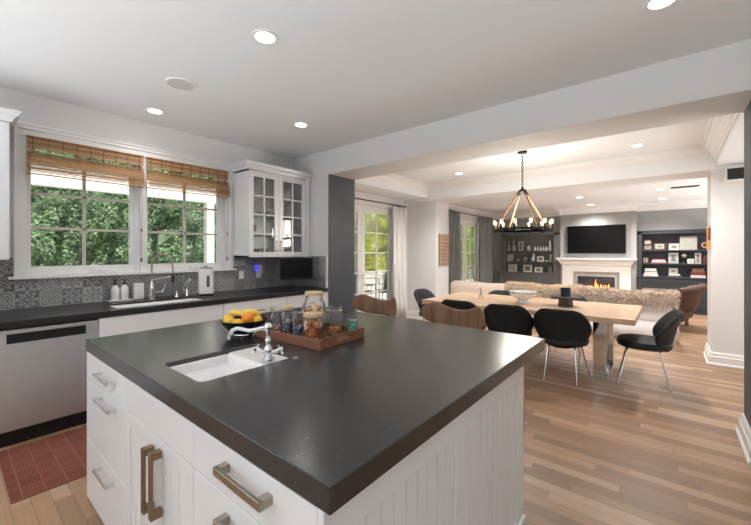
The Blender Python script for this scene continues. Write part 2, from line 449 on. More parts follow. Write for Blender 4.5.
def wall_with_holes(bm, x0, x1, ya, yb, z0, z1, holes):
    """wall slab spanning y; holes (y0,y1,z0,z1)"""
    ys = sorted(set([ya, yb]+[h[0] for h in holes]+[h[1] for h in holes]))
    for a, b in zip(ys, ys[1:]):
        hs = [h for h in holes if h[0] <= a+1e-6 and h[1] >= b-1e-6]
        if not hs: box(bm, x0, x1, a, b, z0, z1)
        else:
            h = hs[0]
            if h[2] > z0: box(bm, x0, x1, a, b, z0, h[2])
            if h[3] < z1: box(bm, x0, x1, a, b, h[3], z1)
WY0, WY1, WZ0, WZ1 = .49, 2.36, 1.2, 2.46
bm = BM(); wall_with_holes(bm, XW-.2, XW, -3.2, YH0+.02, 0, HK, [(WY0, WY1, WZ0, WZ1)])
struct('wall_left', bm, M['wall'])
bm = BM(); box(bm, -4.7, 2.2, -3.3, -3.2, 1.7, HK); struct('light_blocker_back', bm, M['wall'])  # unseen upper panel added to cut light reaching the island front
# header beam with the two stub ends of the opening
bm = BM()
box(bm, -4.7, 3.3, YH0, YH1, ZB, HK+.15)
struct('wall_header', bm, M['wall'])
bm = BM(); box(bm, -4.7, -3.70, YH0, YH1, 0, ZB); struct('wall_stub', bm, M['wall'])
bm = BM(); box(bm, -3.70, -3.682, YH0+.004, YH1-.004, 0, ZB-.001); struct('trim_1', bm, M['slate'])
bm = BM(); box(bm, .462, 3.3, YH0, YH1, 0, ZB); struct('wall_stub', bm, M['wall'])
bm = BM(); box(bm, .445, .462, YH0+.004, YH1-.004, 0, ZB-.001); struct('trim_2', bm, M['slate'])
bm = BM(); box(bm, 2.0, 2.2, -3.2, YH0, 0, HK); struct('wall_right', bm, M['wall'])  # unseen wall, set close in to cut light from the right
# dining walls
XD = -4.4
bm = BM(); wall_with_holes(bm, XD-.2, XD, YH1, YF+.3, 0, 2.9, [(3.968, 6.002, 0, 2.382), (8.468, 10.232, 0, 2.382)])
struct('wall_garden_side', bm, M['wall'])
bm = BM(); box(bm, XD, -3.70, 6.44, 6.98, 0, 2.62); struct('wall_pier', bm, M['wall'])
bm = BM(); box(bm, .403, 3.3, 6.2, 6.8, 0, 2.46); struct('wall_pier', bm, M['wall'])
bm = BM(); box(bm, -4.6, 3.3, 6.2, 6.8, 2.46, 2.9); struct('wall_beam', bm, M['ceil'])
bm = BM(); wall_with_holes(bm, 3.1, 3.3, YH1, 6.2, 0, 2.76, [(4.1, 6.1, .2, 2.4)]); struct('wall_right', bm, M['wall'])  # unseen wall added to dim the pier, its opening sized for dining light
# dining ceiling: lowered soffits around a raised tray
bm = BM(); box(bm, -4.6, 3.3, YH1, 6.2, 2.76, 2.9); struct('ceiling', bm, M['ceil'])
bm = BM(); box(bm, XD, -3.76, YH1, 6.2, 2.50, 2.76); struct('ceiling', bm, M['ceil'])
bm = BM(); box(bm, .44, 3.1, YH1, 6.2, 2.50, 2.76); struct('ceiling', bm, M['ceil'])
# crown inside the tray
crown = [(0, 0), (.012, 0), (.012, -.045), (.03, -.06), (.03, -.085), (.06, -.1), (.085, -.13), (.1, -.16), (.1, -.185), (.125, -.185), (.125, -.21), (0, -.21)]
crown = [(o, z) for o, z in [(0, -.21), (.014, -.21), (.014, -.17), (.03, -.16), (.036, -.125), (.062, -.085), (.1, -.06), (.106, -.04), (.13, -.036), (.13, 0), (0, 0)]]
bm = BM()
cr6 = [(o*.8, z*.62) for o, z in crown]
profile_run(bm, cr6, (-3.76, YH1, 2.76), (-3.76, 6.2, 2.76), (1, 0, 0), 0, 1)
profile_run(bm, crown, (.44, YH1, 2.76), (.44, 6.2, 2.76), (-1, 0, 0), 0, 1)
profile_run(bm, cr6, (-3.76, 6.2, 2.76), (.44, 6.2, 2.76), (0, -1, 0), 1, 1)
struct('trim_3', bm, M['trim'])
small = [(o*.6, z*.6) for o, z in crown]
bm = BM(); profile_run(bm, small, (XD, YH1, 2.5), (XD, 6.2, 2.5), (1, 0, 0)); struct('trim_4', bm, M['trim'])
# living room
bm = BM(); box(bm, -4.6, 3.3, 6.8, YF+.3, 2.62, 2.9); struct('ceiling', bm, M['ceil'])
bm = BM(); box(bm, -4.6, 3.3, YF, YF+.3, 0, 2.62); struct('wall_far', bm, M['greywall'])
bm = BM(); box(bm, -2.36, -.64, 10.95, YF, 0, 2.62); struct('wall_chimney_breast', bm, M['greywall'])
bm = BM()
profile_run(bm, crown[:], (XD, 6.8, 2.62), (XD, YF, 2.62), (1, 0, 0), 0, 1)
cr2 = [(o, z*.85) for o, z in crown]
profile_run(bm, cr2, (XD, YF, 2.62), (-2.36, YF, 2.62), (0, -1, 0), 1, 0)
profile_run(bm, cr2, (-2.36, 10.95, 2.62), (-.64, 10.95, 2.62), (0, -1, 0), -1, -1)
profile_run(bm, cr2, (-.64, YF, 2.62), (3.1, YF, 2.62), (0, -1, 0))
profile_run(bm, cr2, (-.64, YF, 2.62), (-.64, 10.95, 2.62), (1, 0, 0), 0, -1)
struct('trim_5', bm, M['trim'])
# baseboards
bb = [(0, 0), (.045, 0), (.045, .02), (.03, .03), (.03, .105), (.02, .115), (.02, .135), (.01, .16), (0, .16)]
bm = BM()
profile_run(bm, bb, (.403, 6.2, 0), (3.1, 6.2, 0), (0, -1, 0), -1, 0)
profile_run(bm, bb, (.403, 6.2, 0), (.403, 6.8, 0), (-1, 0, 0), -1, 0)
struct('baseboard_pier', bm, M['trim'])
bm = BM()
profile_run(bm, bb, (.445, YH0, 0), (.445, YH1, 0), (-1, 0, 0), -1, -1)
profile_run(bm, bb, (.445, YH1, 0), (3.1, YH1, 0), (0, 1, 0), -1, 0)
struct('baseboard_right', bm, M['trim'])
bm = BM()
profile_run(bm, bb, (XD, 6.44, 0), (-3.70, 6.44, 0), (0, -1, 0), 0, -1)
profile_run(bm, bb, (-3.70, 6.44, 0), (-3.70, 6.98, 0), (1, 0, 0), -1, 0)
struct('baseboard_left', bm, M['trim'])
# tiled splashback
bm = BM(); box(bm, XW, XW+.012, -1.5, YH0, .915, 1.175); box(bm, XW, XW+.012, -1.5, .405, 1.175, 1.37); box(bm, XW, XW+.012, 2.45, YH0, 1.175, 1.36)
struct('trim_6', bm, M['tileY'])
bm = BM(); box(bm, XW+.012, -3.73, YH0-.012, YH0, .915, 1.36); struct('trim_7', bm, M['tileX'])
bm = BM(); box(bm, -3.73, -3.70, YH0-.02, YH0, 0, 1.38); struct('trim_8', bm, M['trim'])

# ------------------------------------------------------------------ kitchen windows
bm = BM()   # casing round both windows, mullion, sill
cx0, cx1 = XW, XW+.022
box(bm, cx0, cx1, .43, WY0, 1.202, WZ1); box(bm, cx0, cx1, WY1, 2.425, 1.202, WZ1)
box(bm, cx0, cx1, .43, 2.425, WZ1, 2.52)
box(bm, cx0, cx1+.02, .395, 2.46, 2.55, 2.575)
box(bm, cx0, cx1+.012, .405, .43, 1.202, 2.52); box(bm, cx0, cx1+.012, 2.425, 2.45, 1.202, 2.52); box(bm, cx0, cx1+.012, .405, 2.45, 2.52, 2.55)
box(bm, XW-.16, XW+.05, .37, 2.49, 1.178, 1.202)
box(bm, XW-.14, XW+.012, 1.385, 1.44, 1.2, WZ1)
struct('trim_9', bm, M['trim'], bev=.003)
def casement(name, y0, y1):
    bm = BM(); x0, x1 = XW-.11, XW-.06
    box(bm, x0, x1, y0, y1, 1.202, 1.285); box(bm, x0, x1, y0, y1, 2.4, WZ1)
    box(bm, x0, x1, y0+.001, y0+.035, 1.285, 2.4); box(bm, x0, x1, y1-.08, y1-.001, 1.285, 2.4)
    box(bm, x1, x1+.02, y1-.04, y1-.001, 1.203, WZ1-.002)
    wn = struct(name, bm, M['trim'], bev=.002)
    bm = BM(); a, b = y0+.035, y1-.08
    ym = (a+b)/2; box(bm, x0+.008, x1-.008, ym-.013, ym+.013, 1.285, 2.4)
    for z in (1.645, 1.965): box(bm, x0+.008, x1-.008, a, b, z-.012, z+.012)
    struct('muntin', bm, mat('shaded taupe sash', (196, 188, 180), .5, noise=.02), wn)  # grey-tan puts the exterior shading into the muntin colour
    bm = BM(); box(bm, x0+.022, x0+.028, a, b, 1.285, 2.4); struct('pane', bm, M['glass'], wn)
    bm = BM(); yh = ym+.1; box(bm, x1, x1+.02, yh-.05, yh+.05, 1.225, 1.25); tube(bm, [(x1+.02, yh, 1.24), (x1+.05, yh+.03, 1.247), (x1+.06, yh+.11, 1.243)], .006)
    struct('crank', bm, M['trim'], wn)
casement('window_1', WY0, 1.385); casement('window_2', 1.44, WY1)

# ------------------------------------------------------------------ french doors
def french(name, y0, y1, zt, leaves):
    bm = BM(); x0, x1 = XD-.12, XD-.02
    box(bm, x0, XD+.02, y0-.08, y0, 0, zt+.08); box(bm, x0, XD+.02, y1, y1+.08, 0, zt+.08); box(bm, x0, XD+.02, y0, y1, zt, zt+.08)
    o = struct(name, bm, M['trim'], bev=.003)
    k = (y1-y0)/leaves
    for i in range(leaves):
        a, b = y0+i*k, y0+(i+1)*k
        bm = BM(); lx0, lx1 = XD-.09, XD-.045
        box(bm, lx0, lx1, a+.004, a+.1, .02, zt-.01); box(bm, lx0, lx1, b-.1, b-.004, .02, zt-.01)
        box(bm, lx0, lx1, a+.1, b-.1, .02, .26); box(bm, lx0, lx1, a+.1, b-.1, zt-.13, zt-.01)
        lf = struct('door_leaf', bm, M['trim'], o, bev=.003)
        bm = BM(); ym = (a+b)/2; box(bm, lx0+.01, lx1-.01, ym-.011, ym+.011, .26, zt-.13)
        for j in range(1, 5):
            z = .26+(zt-.39)*j/5; box(bm, lx0+.01, lx1-.01, a+.1, b-.1, z-.011, z+.011)
        struct('muntin', bm, M['trim'], lf)
        bm = BM(); box(bm, lx0+.02, lx0+.026, a+.1, b-.1, .26, zt-.13); struct('pane', bm, M['glass'], lf)
        if i == leaves-1 or i == 0:
            bm = BM(); yh = b-.05 if i == 0 else a+.05
            tube(bm, [(lx1, yh, 1.0), (lx1+.05, yh, 1.0), (lx1+.055, yh+(-.1 if i == 0 else .1), 1.0)], .009); box(bm, lx1, lx1+.008, yh-.02, yh+.02, .9, 1.1)
            struct('handle', bm, M['trim'], lf)
french('door_1', 4.05, 5.92, 2.30, 2)
french('door_2', 8.55, 10.15, 2.30, 2)

# ------------------------------------------------------------------ recessed lights, speaker, vents
def downlight(x, y, z, label, grp, power=13, r=.085):
    t = thing('recessed_light', label, 'ceiling light', (x, y, z), 0, grp)
    bm = BM(); lathe(bm, [(r*.72, -.001), (r*.76, -.006), (r, -.006), (r*1.02, 0), (r*.72, 0)][::-1], (0,0,0), 32); obj('trim_ring', bm, M['trim'], t, smooth=True)
    bm = BM(); lathe(bm, [(0, -.003), (r*.73, -.003), (r*.73, -.0005), (0, -.0005)], (0,0,0), 32); obj('lens', bm, M['can'], t)
    ld = bpy.data.lights.new('lamp', 'SPOT'); ld.energy = power; ld.color = (1, .98, .965); ld.spot_size = math.radians(140); ld.spot_blend = .9; ld.shadow_soft_size = .06
    lo = bpy.data.objects.new('lamp', ld); COL.objects.link(lo); lo.parent = t; lo.location = (0, 0, -.03)
gk = 'recessed lights in the kitchen ceiling'
downlight(-2.08, 1.37, HK, 'round lit recessed ceiling light nearest above the kitchen island sink', gk)
downlight(-4.03, 1.38, HK, 'round lit recessed ceiling light above the kitchen window and bamboo shades', gk)
downlight(-3.2, 2.57, HK, 'round lit recessed ceiling light in front of the glass-door wall cabinet', gk)
downlight(-.035, 2.61, HK, 'round lit recessed ceiling light cut by the top edge of the picture', gk)
gd = 'recessed lights in the dining tray ceiling'
downlight(-2.78, 5.614, 2.76, 'lit recessed light in the dining tray ceiling left of the chandelier', gd, 120, .07)
downlight(-.32, 5.55, 2.76, 'lit recessed light in the dining tray ceiling right of the chandelier', gd, 120, .07)
gl = 'recessed lights in the living room ceiling'
downlight(-1.53, 8.9, 2.62, 'lit recessed living room light above the sofa, seen left of the television', gl, 130)
downlight(-1.55, 10.45, 2.62, 'lit recessed living room light close in front of the chimney wall', gl, 130)
downlight(-.13, 8.75, 2.62, 'lit recessed living room light beside the slot vent, nearer of that pair', gl, 130)
downlight(-.14, 10.3, 2.62, 'lit recessed living room light before the right bookcase, farther of that pair', gl, 130)
t = thing('ceiling_speaker', 'round flush white in-ceiling speaker grille in the kitchen ceiling', 'speaker', (-3.21, 1.30, HK))
bm = BM(); lathe(bm, [(0, -.006), (.105, -.006), (.105, 0), (0, 0)], n=36); obj('grille', bm, mat('speaker grille mesh', (206, 205, 204), .8, noise=.15, nscale=300), t)
bm = BM(); lathe(bm, [(.105, 0), (.105, -.008), (.118, -.008), (.121, 0)], n=36); obj('rim', bm, M['trim'], t, smooth=True)
t = thing('ceiling_vent', 'long dark slot air vent in the living room ceiling', 'vent', (.21, 8.66, 2.62), 0)
bm = BM(); box(bm, -.2, .2, -.06, .06, -.012, 0); box(bm, -.18, .18, -.045, -.012, -.016, -.012); box(bm, -.18, .18, .012, .045, -.016, -.012); obj('grille', bm, M['black'], t)
t = thing('wall_vent', 'dark rectangular register in a white box high on the white pier wall', 'vent', (.6, 6.2, 2.3))
bm = BM(); box(bm, -.075, .3, -.1, 0, -.02, .15); obj('housing', bm, M['trim'], t, bev=.004)
bm = BM()
for i in range(5): box(bm, -.055, .28, -.112, -.1, .002+i*.026, .022+i*.026)
box(bm, -.06, .29, -.104, -.1, 0, .135)
obj('grille', bm, M['black'], t)

# ------------------------------------------------------------------ cabinets
def bar_pull(name, parent, c, axis, length, out, m, proj=.035, wdt=.014, th=.010):
    """square D pull: bar along axis ('x','y','z'), projecting along out"""
    c = Vector(c); out = Vector(out); ax = Vector({'x': (1,0,0), 'y': (0,1,0), 'z': (0,0,1)}[axis]); sd = ax.cross(out)
    bm = BM()
    def b(ca, la, co, lo, w_):
        vs = []
        M3 = Matrix((ax, sd, out)).transposed().to_4x4(); M3.translation = c
        box(bm, ca-la/2, ca+la/2, -w_/2, w_/2, co-lo/2, co+lo/2, M3)
    b(0, length, proj, th, wdt)
    for s in (-1, 1): b(s*(length/2-wdt/2), wdt, proj/2, proj, wdt)
    return obj(name, bm, m, parent, bev=.0015)

def panel_front(bm, a0, a1, z0, z1, plane, depth, axis, sgn, frame=.06, bead=False):
    """slab front standing out from plane; recessed centre. axis 'x': spans x on plane y; axis 'y': spans y on plane x"""
    def B(p0, p1, q0, q1, d0, d1):
        d0 = plane+sgn*d0; d1 = plane+sgn*d1
        if axis == 'x': box(bm, p0, p1, d0, d1, q0, q1)
        else: box(bm, d0, d1, p0, p1, q0, q1)
    if frame:
        B(a0, a1, z0, z0+frame, 0, depth); B(a0, a1, z1-frame, z1, 0, depth)
        B(a0, a0+frame, z0+frame, z1-frame, 0, depth); B(a1-frame, a1, z0+frame, z1-frame, 0, depth)
        B(a0+frame, a1-frame, z0+frame, z1-frame, 0, depth*.45)
        if bead:
            n = max(1, int((a1-a0-2*frame)/.055)); k = (a1-a0-2*frame)/n
            for i in range(n): B(a0+frame+i*k+.003, a0+frame+(i+1)*k-.003, z0+frame, z1-frame, depth*.45, depth*.68)
    else: B(a0, a1, z0, z1, 0, depth)

# kitchen island -------------------------------------------------
IX0, IX1, IY0, IY1 = -2.59, -.605, .55, 1.90
isl = thing('island_cabinet', 'white kitchen island cabinet with drawers, doors and beadboard end, under the dark island top', 'cabinet', (-1.57, 1.25, 0), world=True)
bm = BM(); box(bm, IX0, IX1, IY0, IY1, .0, .851)
o = obj('body', bm, M['cab'], isl)
FY = IY0
def fr(name, x0, x1, z0, z1, frame=0, bead=False):
    bm = BM(); panel_front(bm, x0+.002, x1-.002, z0+.002, z1-.002, FY, .018, 'x', -1, frame, bead)
    return obj(name, bm, M['cab'], isl, bev=.002)
XA, XB = -1.91, -1.22
ZA, ZBm = .705, .358
d = fr('drawer', IX0, XA, ZA, .85); bar_pull('handle', d, (-2.17, FY-.018, .79), 'x', .22, (0,-1,0), M['chrome'], .035, .016)
d = fr('drawer', IX0, XA, ZBm, ZA); bar_pull('handle', d, (-2.15, FY-.018, .665), 'x', .24, (0,-1,0), M['chrome'], .035, .016)
d = fr('drawer', IX0, XA, .02, ZBm); bar_pull('handle', d, (-2.17, FY-.018, .30), 'x', .22, (0,-1,0), M['chrome'], .035, .016)
fr('false_drawer_front', XA, XB, ZA, .85)
XM = -1.55
d = fr('door', XA, XM, .02, ZA, .055, True); bar_pull('handle', d, (XM-.022, FY-.018, .535), 'z', .25, (0,-1,0), M['bronze'], .035, .028)
d = fr('door', XM, XB, .02, ZA, .055, True); bar_pull('handle', d, (XM+.055, FY-.018, .545), 'z', .25, (0,-1,0), M['bronze'], .035, .028)
d = fr('drawer', XB, IX1+.0015, ZA, .85); bar_pull('handle', d, (-.89, FY-.018, .795), 'x', .235, (0,-1,0), M['nickel'], .035, .024)
d = fr('drawer', XB, IX1+.0015, ZBm, ZA, 0); bar_pull('handle', d, (-.89, FY-.018, .645), 'x', .235, (0,-1,0), M['nickel'], .035, .024)
d = fr('drawer', XB, IX1+.0015, .02, ZBm, 0); bar_pull('handle', d, (-.89, FY-.018, .28), 'x', .235, (0,-1,0), M['nickel'], .035, .024)
bm = BM(); panel_front(bm, IY0-.018, 1.25, .0, .851, IX1, .02, 'y', 1, .09, True); obj('end_panel', bm, M['cab'], isl, bev=.003)
bm = BM(); panel_front(bm, 1.252, IY1, .0, .851, IX1, .02, 'y', 1, .08, True); obj('end_panel', bm, M['cab'], isl, bev=.003)
bm = BM(); box(bm, IX1+.02, IX1+.034, IY0, IY1+.01, 0, .07); obj('base_moulding', bm, M['trim'], isl, bev=.004)
bm = BM(); panel_front(bm, -1.1, IX1+.02, .1, .86, IY1, .018, 'x', 1, .055); d = obj('door', bm, M['cab'], isl, bev=.002)
bar_pull('handle', d, (-.605, IY1+.018, .585), 'z', .26, (0,1,0), M['bronze'], .04, .02)

SX0, SX1, SY0, SY1 = -1.765, -1.40, .635, 1.09
bm = BM(); plate_hole(bm, [(-2.6, .53), (-.563, .53), (-.563, 2.24), (-2.6, 2.24)], rrect(SX0, SX1, SY0, SY1, .03), .852, .916)
ctop = obj('island_worktop', bm, M['quartz'], bev=.003, origin=(-1.57, 1.38, .866))
tag(ctop, 'thick dark charcoal stone worktop on the white kitchen island', 'countertop')
def basin(bm, x0, x1, y0, y1, zt, depth, t=.012, fl=.0):
    box(bm, x0-t, x1+t, y0-t, y1+t, zt-depth-t, zt-depth)
    box(bm, x0-t, x0, y0-t, y1+t, zt-depth, zt); box(bm, x1, x1+t, y0-t, y1+t, zt-depth, zt)
    box(bm, x0, x1, y0-t, y0, zt-depth, zt); box(bm, x0, x1, y1, y1+t, zt-depth, zt)
t = thing('island_sink', 'small white porcelain prep sink set into the dark island top', 'sink', (-1.58, .86, .8), world=True)
bm = BM(); basin(bm, SX0+.016, SX1-.016, SY0+.016, .93, .897, .15)
bx = obj('basin', bm, M['porc'], t, bev=.006)
# faucet ledge, inside the cut-out, nearly level with the top
bm = BM(); prism(bm, rrect(SX0+.002, SX1-.002, .943, SY1-.002, .012), .84, .9)
obj('tap_ledge', bm, M['porc'], t, bev=.004)
bm = BM(); lathe(bm, [(0, 0), (.028, 0), (.03, .004), (0, .006)], (-1.6, .78, .7475)); obj('drain', bm, M['chrome'], t, smooth=True)

# island bridge faucet
t = thing('island_faucet', 'chrome cross-handle faucet with swan spout standing at the island prep sink', 'faucet', (-1.455, 1.0, .908), math.radians(0), world=True)
fx, fy = -1.455, 1.0
fx, fy = -1.47, .985
bm = BM(); lathe(bm, [(0,0),(.03,0),(.03,.008),(.02,.014),(.016,.03),(.022,.04),(.022,.055),(.014,.065),(.011,.085),(.016,.095),(.012,.105),(.011,.135),(.02,.148),(.022,.158),(.014,.168),(.012,.176),(0,.178)], (fx, fy, .908), 20)
obj('body', bm, M['chrome'], t, smooth=True)
dv = Vector((-.75, -.66, 0)).normalized()
P0 = Vector((fx, fy, 1.06))
sp = [P0, P0+dv*.03+Vector((0,0,.0)), P0+dv*.06+Vector((0,0,-.008)), P0+dv*.09+Vector((0,0,-.012)), P0+dv*.12+Vector((0,0,-.004)), P0+dv*.145+Vector((0,0,.0)), P0+dv*.168+Vector((0,0,-.01)), P0+dv*.18+Vector((0,0,-.035)), P0+dv*.182+Vector((0,0,-.05))]
bm = BM(); tube(bm, sp, [.011,.010,.009,.009,.009,.009,.009,.009,.011], 12); obj('spout', bm, M['chrome'], t, smooth=True)
hd = Vector((-.66, -.55, 0)).normalized(); hd = Vector((-.45,-.89,0)).normalized(); 
hside = Vector((.62, .62, 0)).normalized()
for s, dirv in ((1, Vector((-.5, -.45, .35))), (-1, Vector((.55, .5, .3)))):
    dirv.normalize(); a = Vector((fx, fy, .935)); e = a+dirv*.062
    bm = BM(); tube(bm, [a, a+dirv*.03, a+dirv*.032, e], [.012, .012, .008, .010], 12)
    hv = obj('valve', bm, M['chrome'], t, smooth=True)
    bm = BM(); u, v = frame_dirs(dirv)
    for q in (u, v):
        tube(bm, [e-q*.024, e-q*.018, e+q*.018, e+q*.024], [.0065, .0045, .0045, .0065], 10)
    blob(bm, e+dirv*.006, .009, sub=1)
    obj('cross_handle', bm, M['chrome'], hv, smooth=True)
bm = BM(); lathe(bm, [(0,0),(.015,0),(.015,.003),(.01,.005),(0,.005)], (-1.375, 1.07, .9165), 16)
o = obj('air_switch', bm, M['nickel'], smooth=True, origin=(-1.375, 1.07, .916)); tag(o, 'tiny round metal button on the island top behind the prep sink', 'button')

# wall run ------------------------------------------------------
XF = -3.72   # cabinet face
def base_unit(y0, y1, label, kind, grp='white base cabinets under the window wall worktop'):
    t = thing('base_cabinet', label, 'cabinet', (XW+.37, (y0+y1)/2, 0), 0, grp, world=True)
    bm = BM(); box(bm, XW+.014, XF, y0+.001, y1-.001, .1, .863); box(bm, XW+.014, XF-.06, y0+.001, y1-.001, 0, .1); obj('body', bm, M['cab'], t)
    if kind == 'sink': rows = [('false_front', .64, .86, 1)]
    else: rows = [('drawer', .66, .86, 1)]
    for nm, z0, z1, n in rows:
        bm = BM(); panel_front(bm, y0+.004, y1-.004, z0, z1, XF, .018, 'y', 1, 0); d = obj(nm, bm, M['cab'], t, bev=.002)
        if nm == 'drawer': bar_pull('handle', d, (XF+.018, (y0+y1)/2, .745), 'y', .16, (1,0,0), M['nickel'])
    ym = (y0+y1)/2
    for a, b, s in ((y0, ym, 1), (ym, y1, -1)):
        bm = BM(); panel_front(bm, a+.004, b-.004, .11, rows[0][1]-.006, XF, .018, 'y', 1, .055); d = obj('door', bm, M['cab'], t, bev=.002)
        bar_pull('handle', d, (XF+.018, ym-s*.045, .5), 'z', .2, (1,0,0), M['nickel'])
base_unit(-1.5, .20, 'white base cabinet left of the dishwasher, cut by the picture edge', 'd')
base_unit(.84, 1.93, 'white sink base cabinet right of the dishwasher', 'sink')
base_unit(1.93, 2.75, 'white base cabinet with drawer in the middle of the right worktop run', 'd')
base_unit(2.75, 3.435, 'white base cabinet in the corner beneath the small wall television', 'd')
t = thing('dishwasher', 'stainless steel dishwasher with black pocket handle under the window worktop', 'dishwasher', (-4.0, .52, 0), world=True)
bm = BM(); box(bm, XW+.05, XF-.01, .203, .837, .1, .862); obj('body', bm, M['black'], t)
bm = BM(); box(bm, XF-.01, XF+.03, .203, .837, .12, .75)
box(bm, XF-.01, XF+.03, .203, .837, .822, .85); box(bm, XF-.01, XF+.03, .203, .30, .75, .822); box(bm, XF-.01, XF+.03, .757, .837, .75, .822)
obj('door_panel', bm, M['steel'], t, bev=.003)
bm = BM(); box(bm, XF-.01, XF+.004, .30, .757, .75, .822); obj('pocket_handle', bm, M['black'], t)
bm = BM(); box(bm, XF-.08, XF-.02, .203, .837, 0, .12); obj('toe_kick', bm, M['black'], t)

# worktop along the window wall, with sink cut-out
KS = (-4.16, -3.80, 1.0, 1.82)
bm = BM(); plate_hole(bm, [(XW+.013, -1.5), (-3.69, -1.5), (-3.69, 3.437), (XW+.013, 3.437)], rrect(KS[0], KS[1], KS[2], KS[3], .02), .866, .916)
o = obj('kitchen_worktop', bm, M['quartz2'], bev=.003, origin=(-4.1, 1.0, .866)); tag(o, 'long dark stone worktop along the window wall', 'countertop')
t = thing('kitchen_sink', 'wide white undermount sink below the kitchen window', 'sink', (-3.98, 1.41, .7), world=True)
bm = BM(); basin(bm, KS[0]+.004, KS[1]-.004, KS[2]+.004, KS[3]-.004, .9, .18, .002); obj('basin', bm, M['porc'], t)
bm = BM(); lathe(bm, [(0,0),(.035,0),(.037,.004),(0,.006)], (-3.98, 1.42, .7205)); obj('drain', bm, M['chrome'], t, smooth=True)

# ---- upper cabinets
cab_crown = [(0, 0), (.012, 0), (.018, .02), (.03, .04), (.05, .058), (.055, .075), (.065, .08), (.065, .09), (0, .09)]
t = thing('wall_cabinet', 'white upper cabinet at the left picture edge beside the window', 'cabinet', (-4.27, -.2, 1.356), world=True)
bm = BM(); box(bm, XW+.013, -4.1, -.9, .35, 1.356, 2.46); obj('body', bm, M['cab'], t)
bm = BM(); panel_front(bm, -.25, .348, 1.36, 2.45, -4.1, .02, 'y', 1, .065); d = obj('door', bm, M['cab'], t, bev=.002); bar_pull('handle', d, (-4.08, -.2, 1.45), 'z', .13, (1,0,0), M['nickel'])
bm = BM(); panel_front(bm, -.9, -.255, 1.36, 2.45, -4.1, .02, 'y', 1, .065); obj('door', bm, M['cab'], t, bev=.002)
bm = BM(); profile_run(bm, cab_crown, (-4.08, -.9, 2.46), (-4.08, .35, 2.46), (1,0,0), 0, -1); profile_run(bm, cab_crown, (-4.08, .35, 2.46), (XW+.01, .35, 2.46), (0,1,0), -1, 0)
box(bm, XW+.01, -4.08, -.9, .35, 2.46, 2.55)
obj('crown', bm, M['cab'], t)

GY0, GY1 = 2.455, 3.435
t = thing('glass_door_cabinet', 'white upper cabinet with two glazed muntin doors right of the window', 'cabinet', (-4.27, 2.95, 1.35), world=True)
bm = BM(); x0, x1 = XW+.013, -4.10
box(bm, x0, x1, GY0, GY0+.02, 1.35, 2.47); box(bm, x0, x1, GY1-.07, GY1, 1.35, 2.47); box(bm, x0, x0+.01, GY0, GY1, 1.35, 2.47)
box(bm, x0, x1, GY0, GY1, 1.35, 1.372); box(bm, x0, x1, GY0, GY1, 2.45, 2.47)
box(bm, x1-.02, x1+.02, GY1-.07, GY1, 1.35, 2.47); box(bm, x1-.02, x1+.0, 2.88, 2.93, 1.37, 2.45)
obj('body', bm, M['cab'], t)
bm = BM()
for z in (1.64, 1.90, 2.15): box(bm, x0+.01, x1-.03, GY0+.02, GY1-.07, z, z+.015)
obj('shelf', bm, M['cab'], t)
bm = BM(); profile_run(bm, cab_crown, (-4.08, GY0, 2.47), (-4.08, GY1, 2.47), (1,0,0), -1, 0); profile_run(bm, cab_crown, (XW+.01, GY0, 2.47), (-4.08, GY0, 2.47), (0,-1,0), 0, -1)
box(bm, XW+.01, -4.08, GY0, GY1, 2.47, 2.56)
obj('crown', bm, M['cab'], t)
for (a, b, hy) in ((GY0+.002, 2.903, 2.87), (2.907, GY1-.075, 2.94)):
    bm = BM(); q = -4.10
    box(bm, q, q+.02, a, b, 1.355, 1.42); box(bm, q, q+.02, a, b, 2.385, 2.45); box(bm, q, q+.02, a, a+.065, 1.42, 2.385); box(bm, q, q+.02, b-.065, b, 1.42, 2.385)
    d = obj('door', bm, M['cab'], t, bev=.0015)
    bm = BM(); ym = (a+b)/2; box(bm, q+.004, q+.018, ym-.009, ym+.009, 1.42, 2.385)
    for i in (1, 2, 3): z = 1.42+.965*i/4; box(bm, q+.004, q+.018, a+.065, b-.065, z-.009, z+.009)
    obj('muntin', bm, M['cab'], d)
    bm = BM(); box(bm, q+.001, q+.004, a+.06, b-.06, 1.415, 2.39); obj('pane', bm, M['glass'], d)
    bar_pull('handle', d, (q+.02, hy, 1.5), 'z', .13, (1,0,0), M['nickel'], .03, .012)
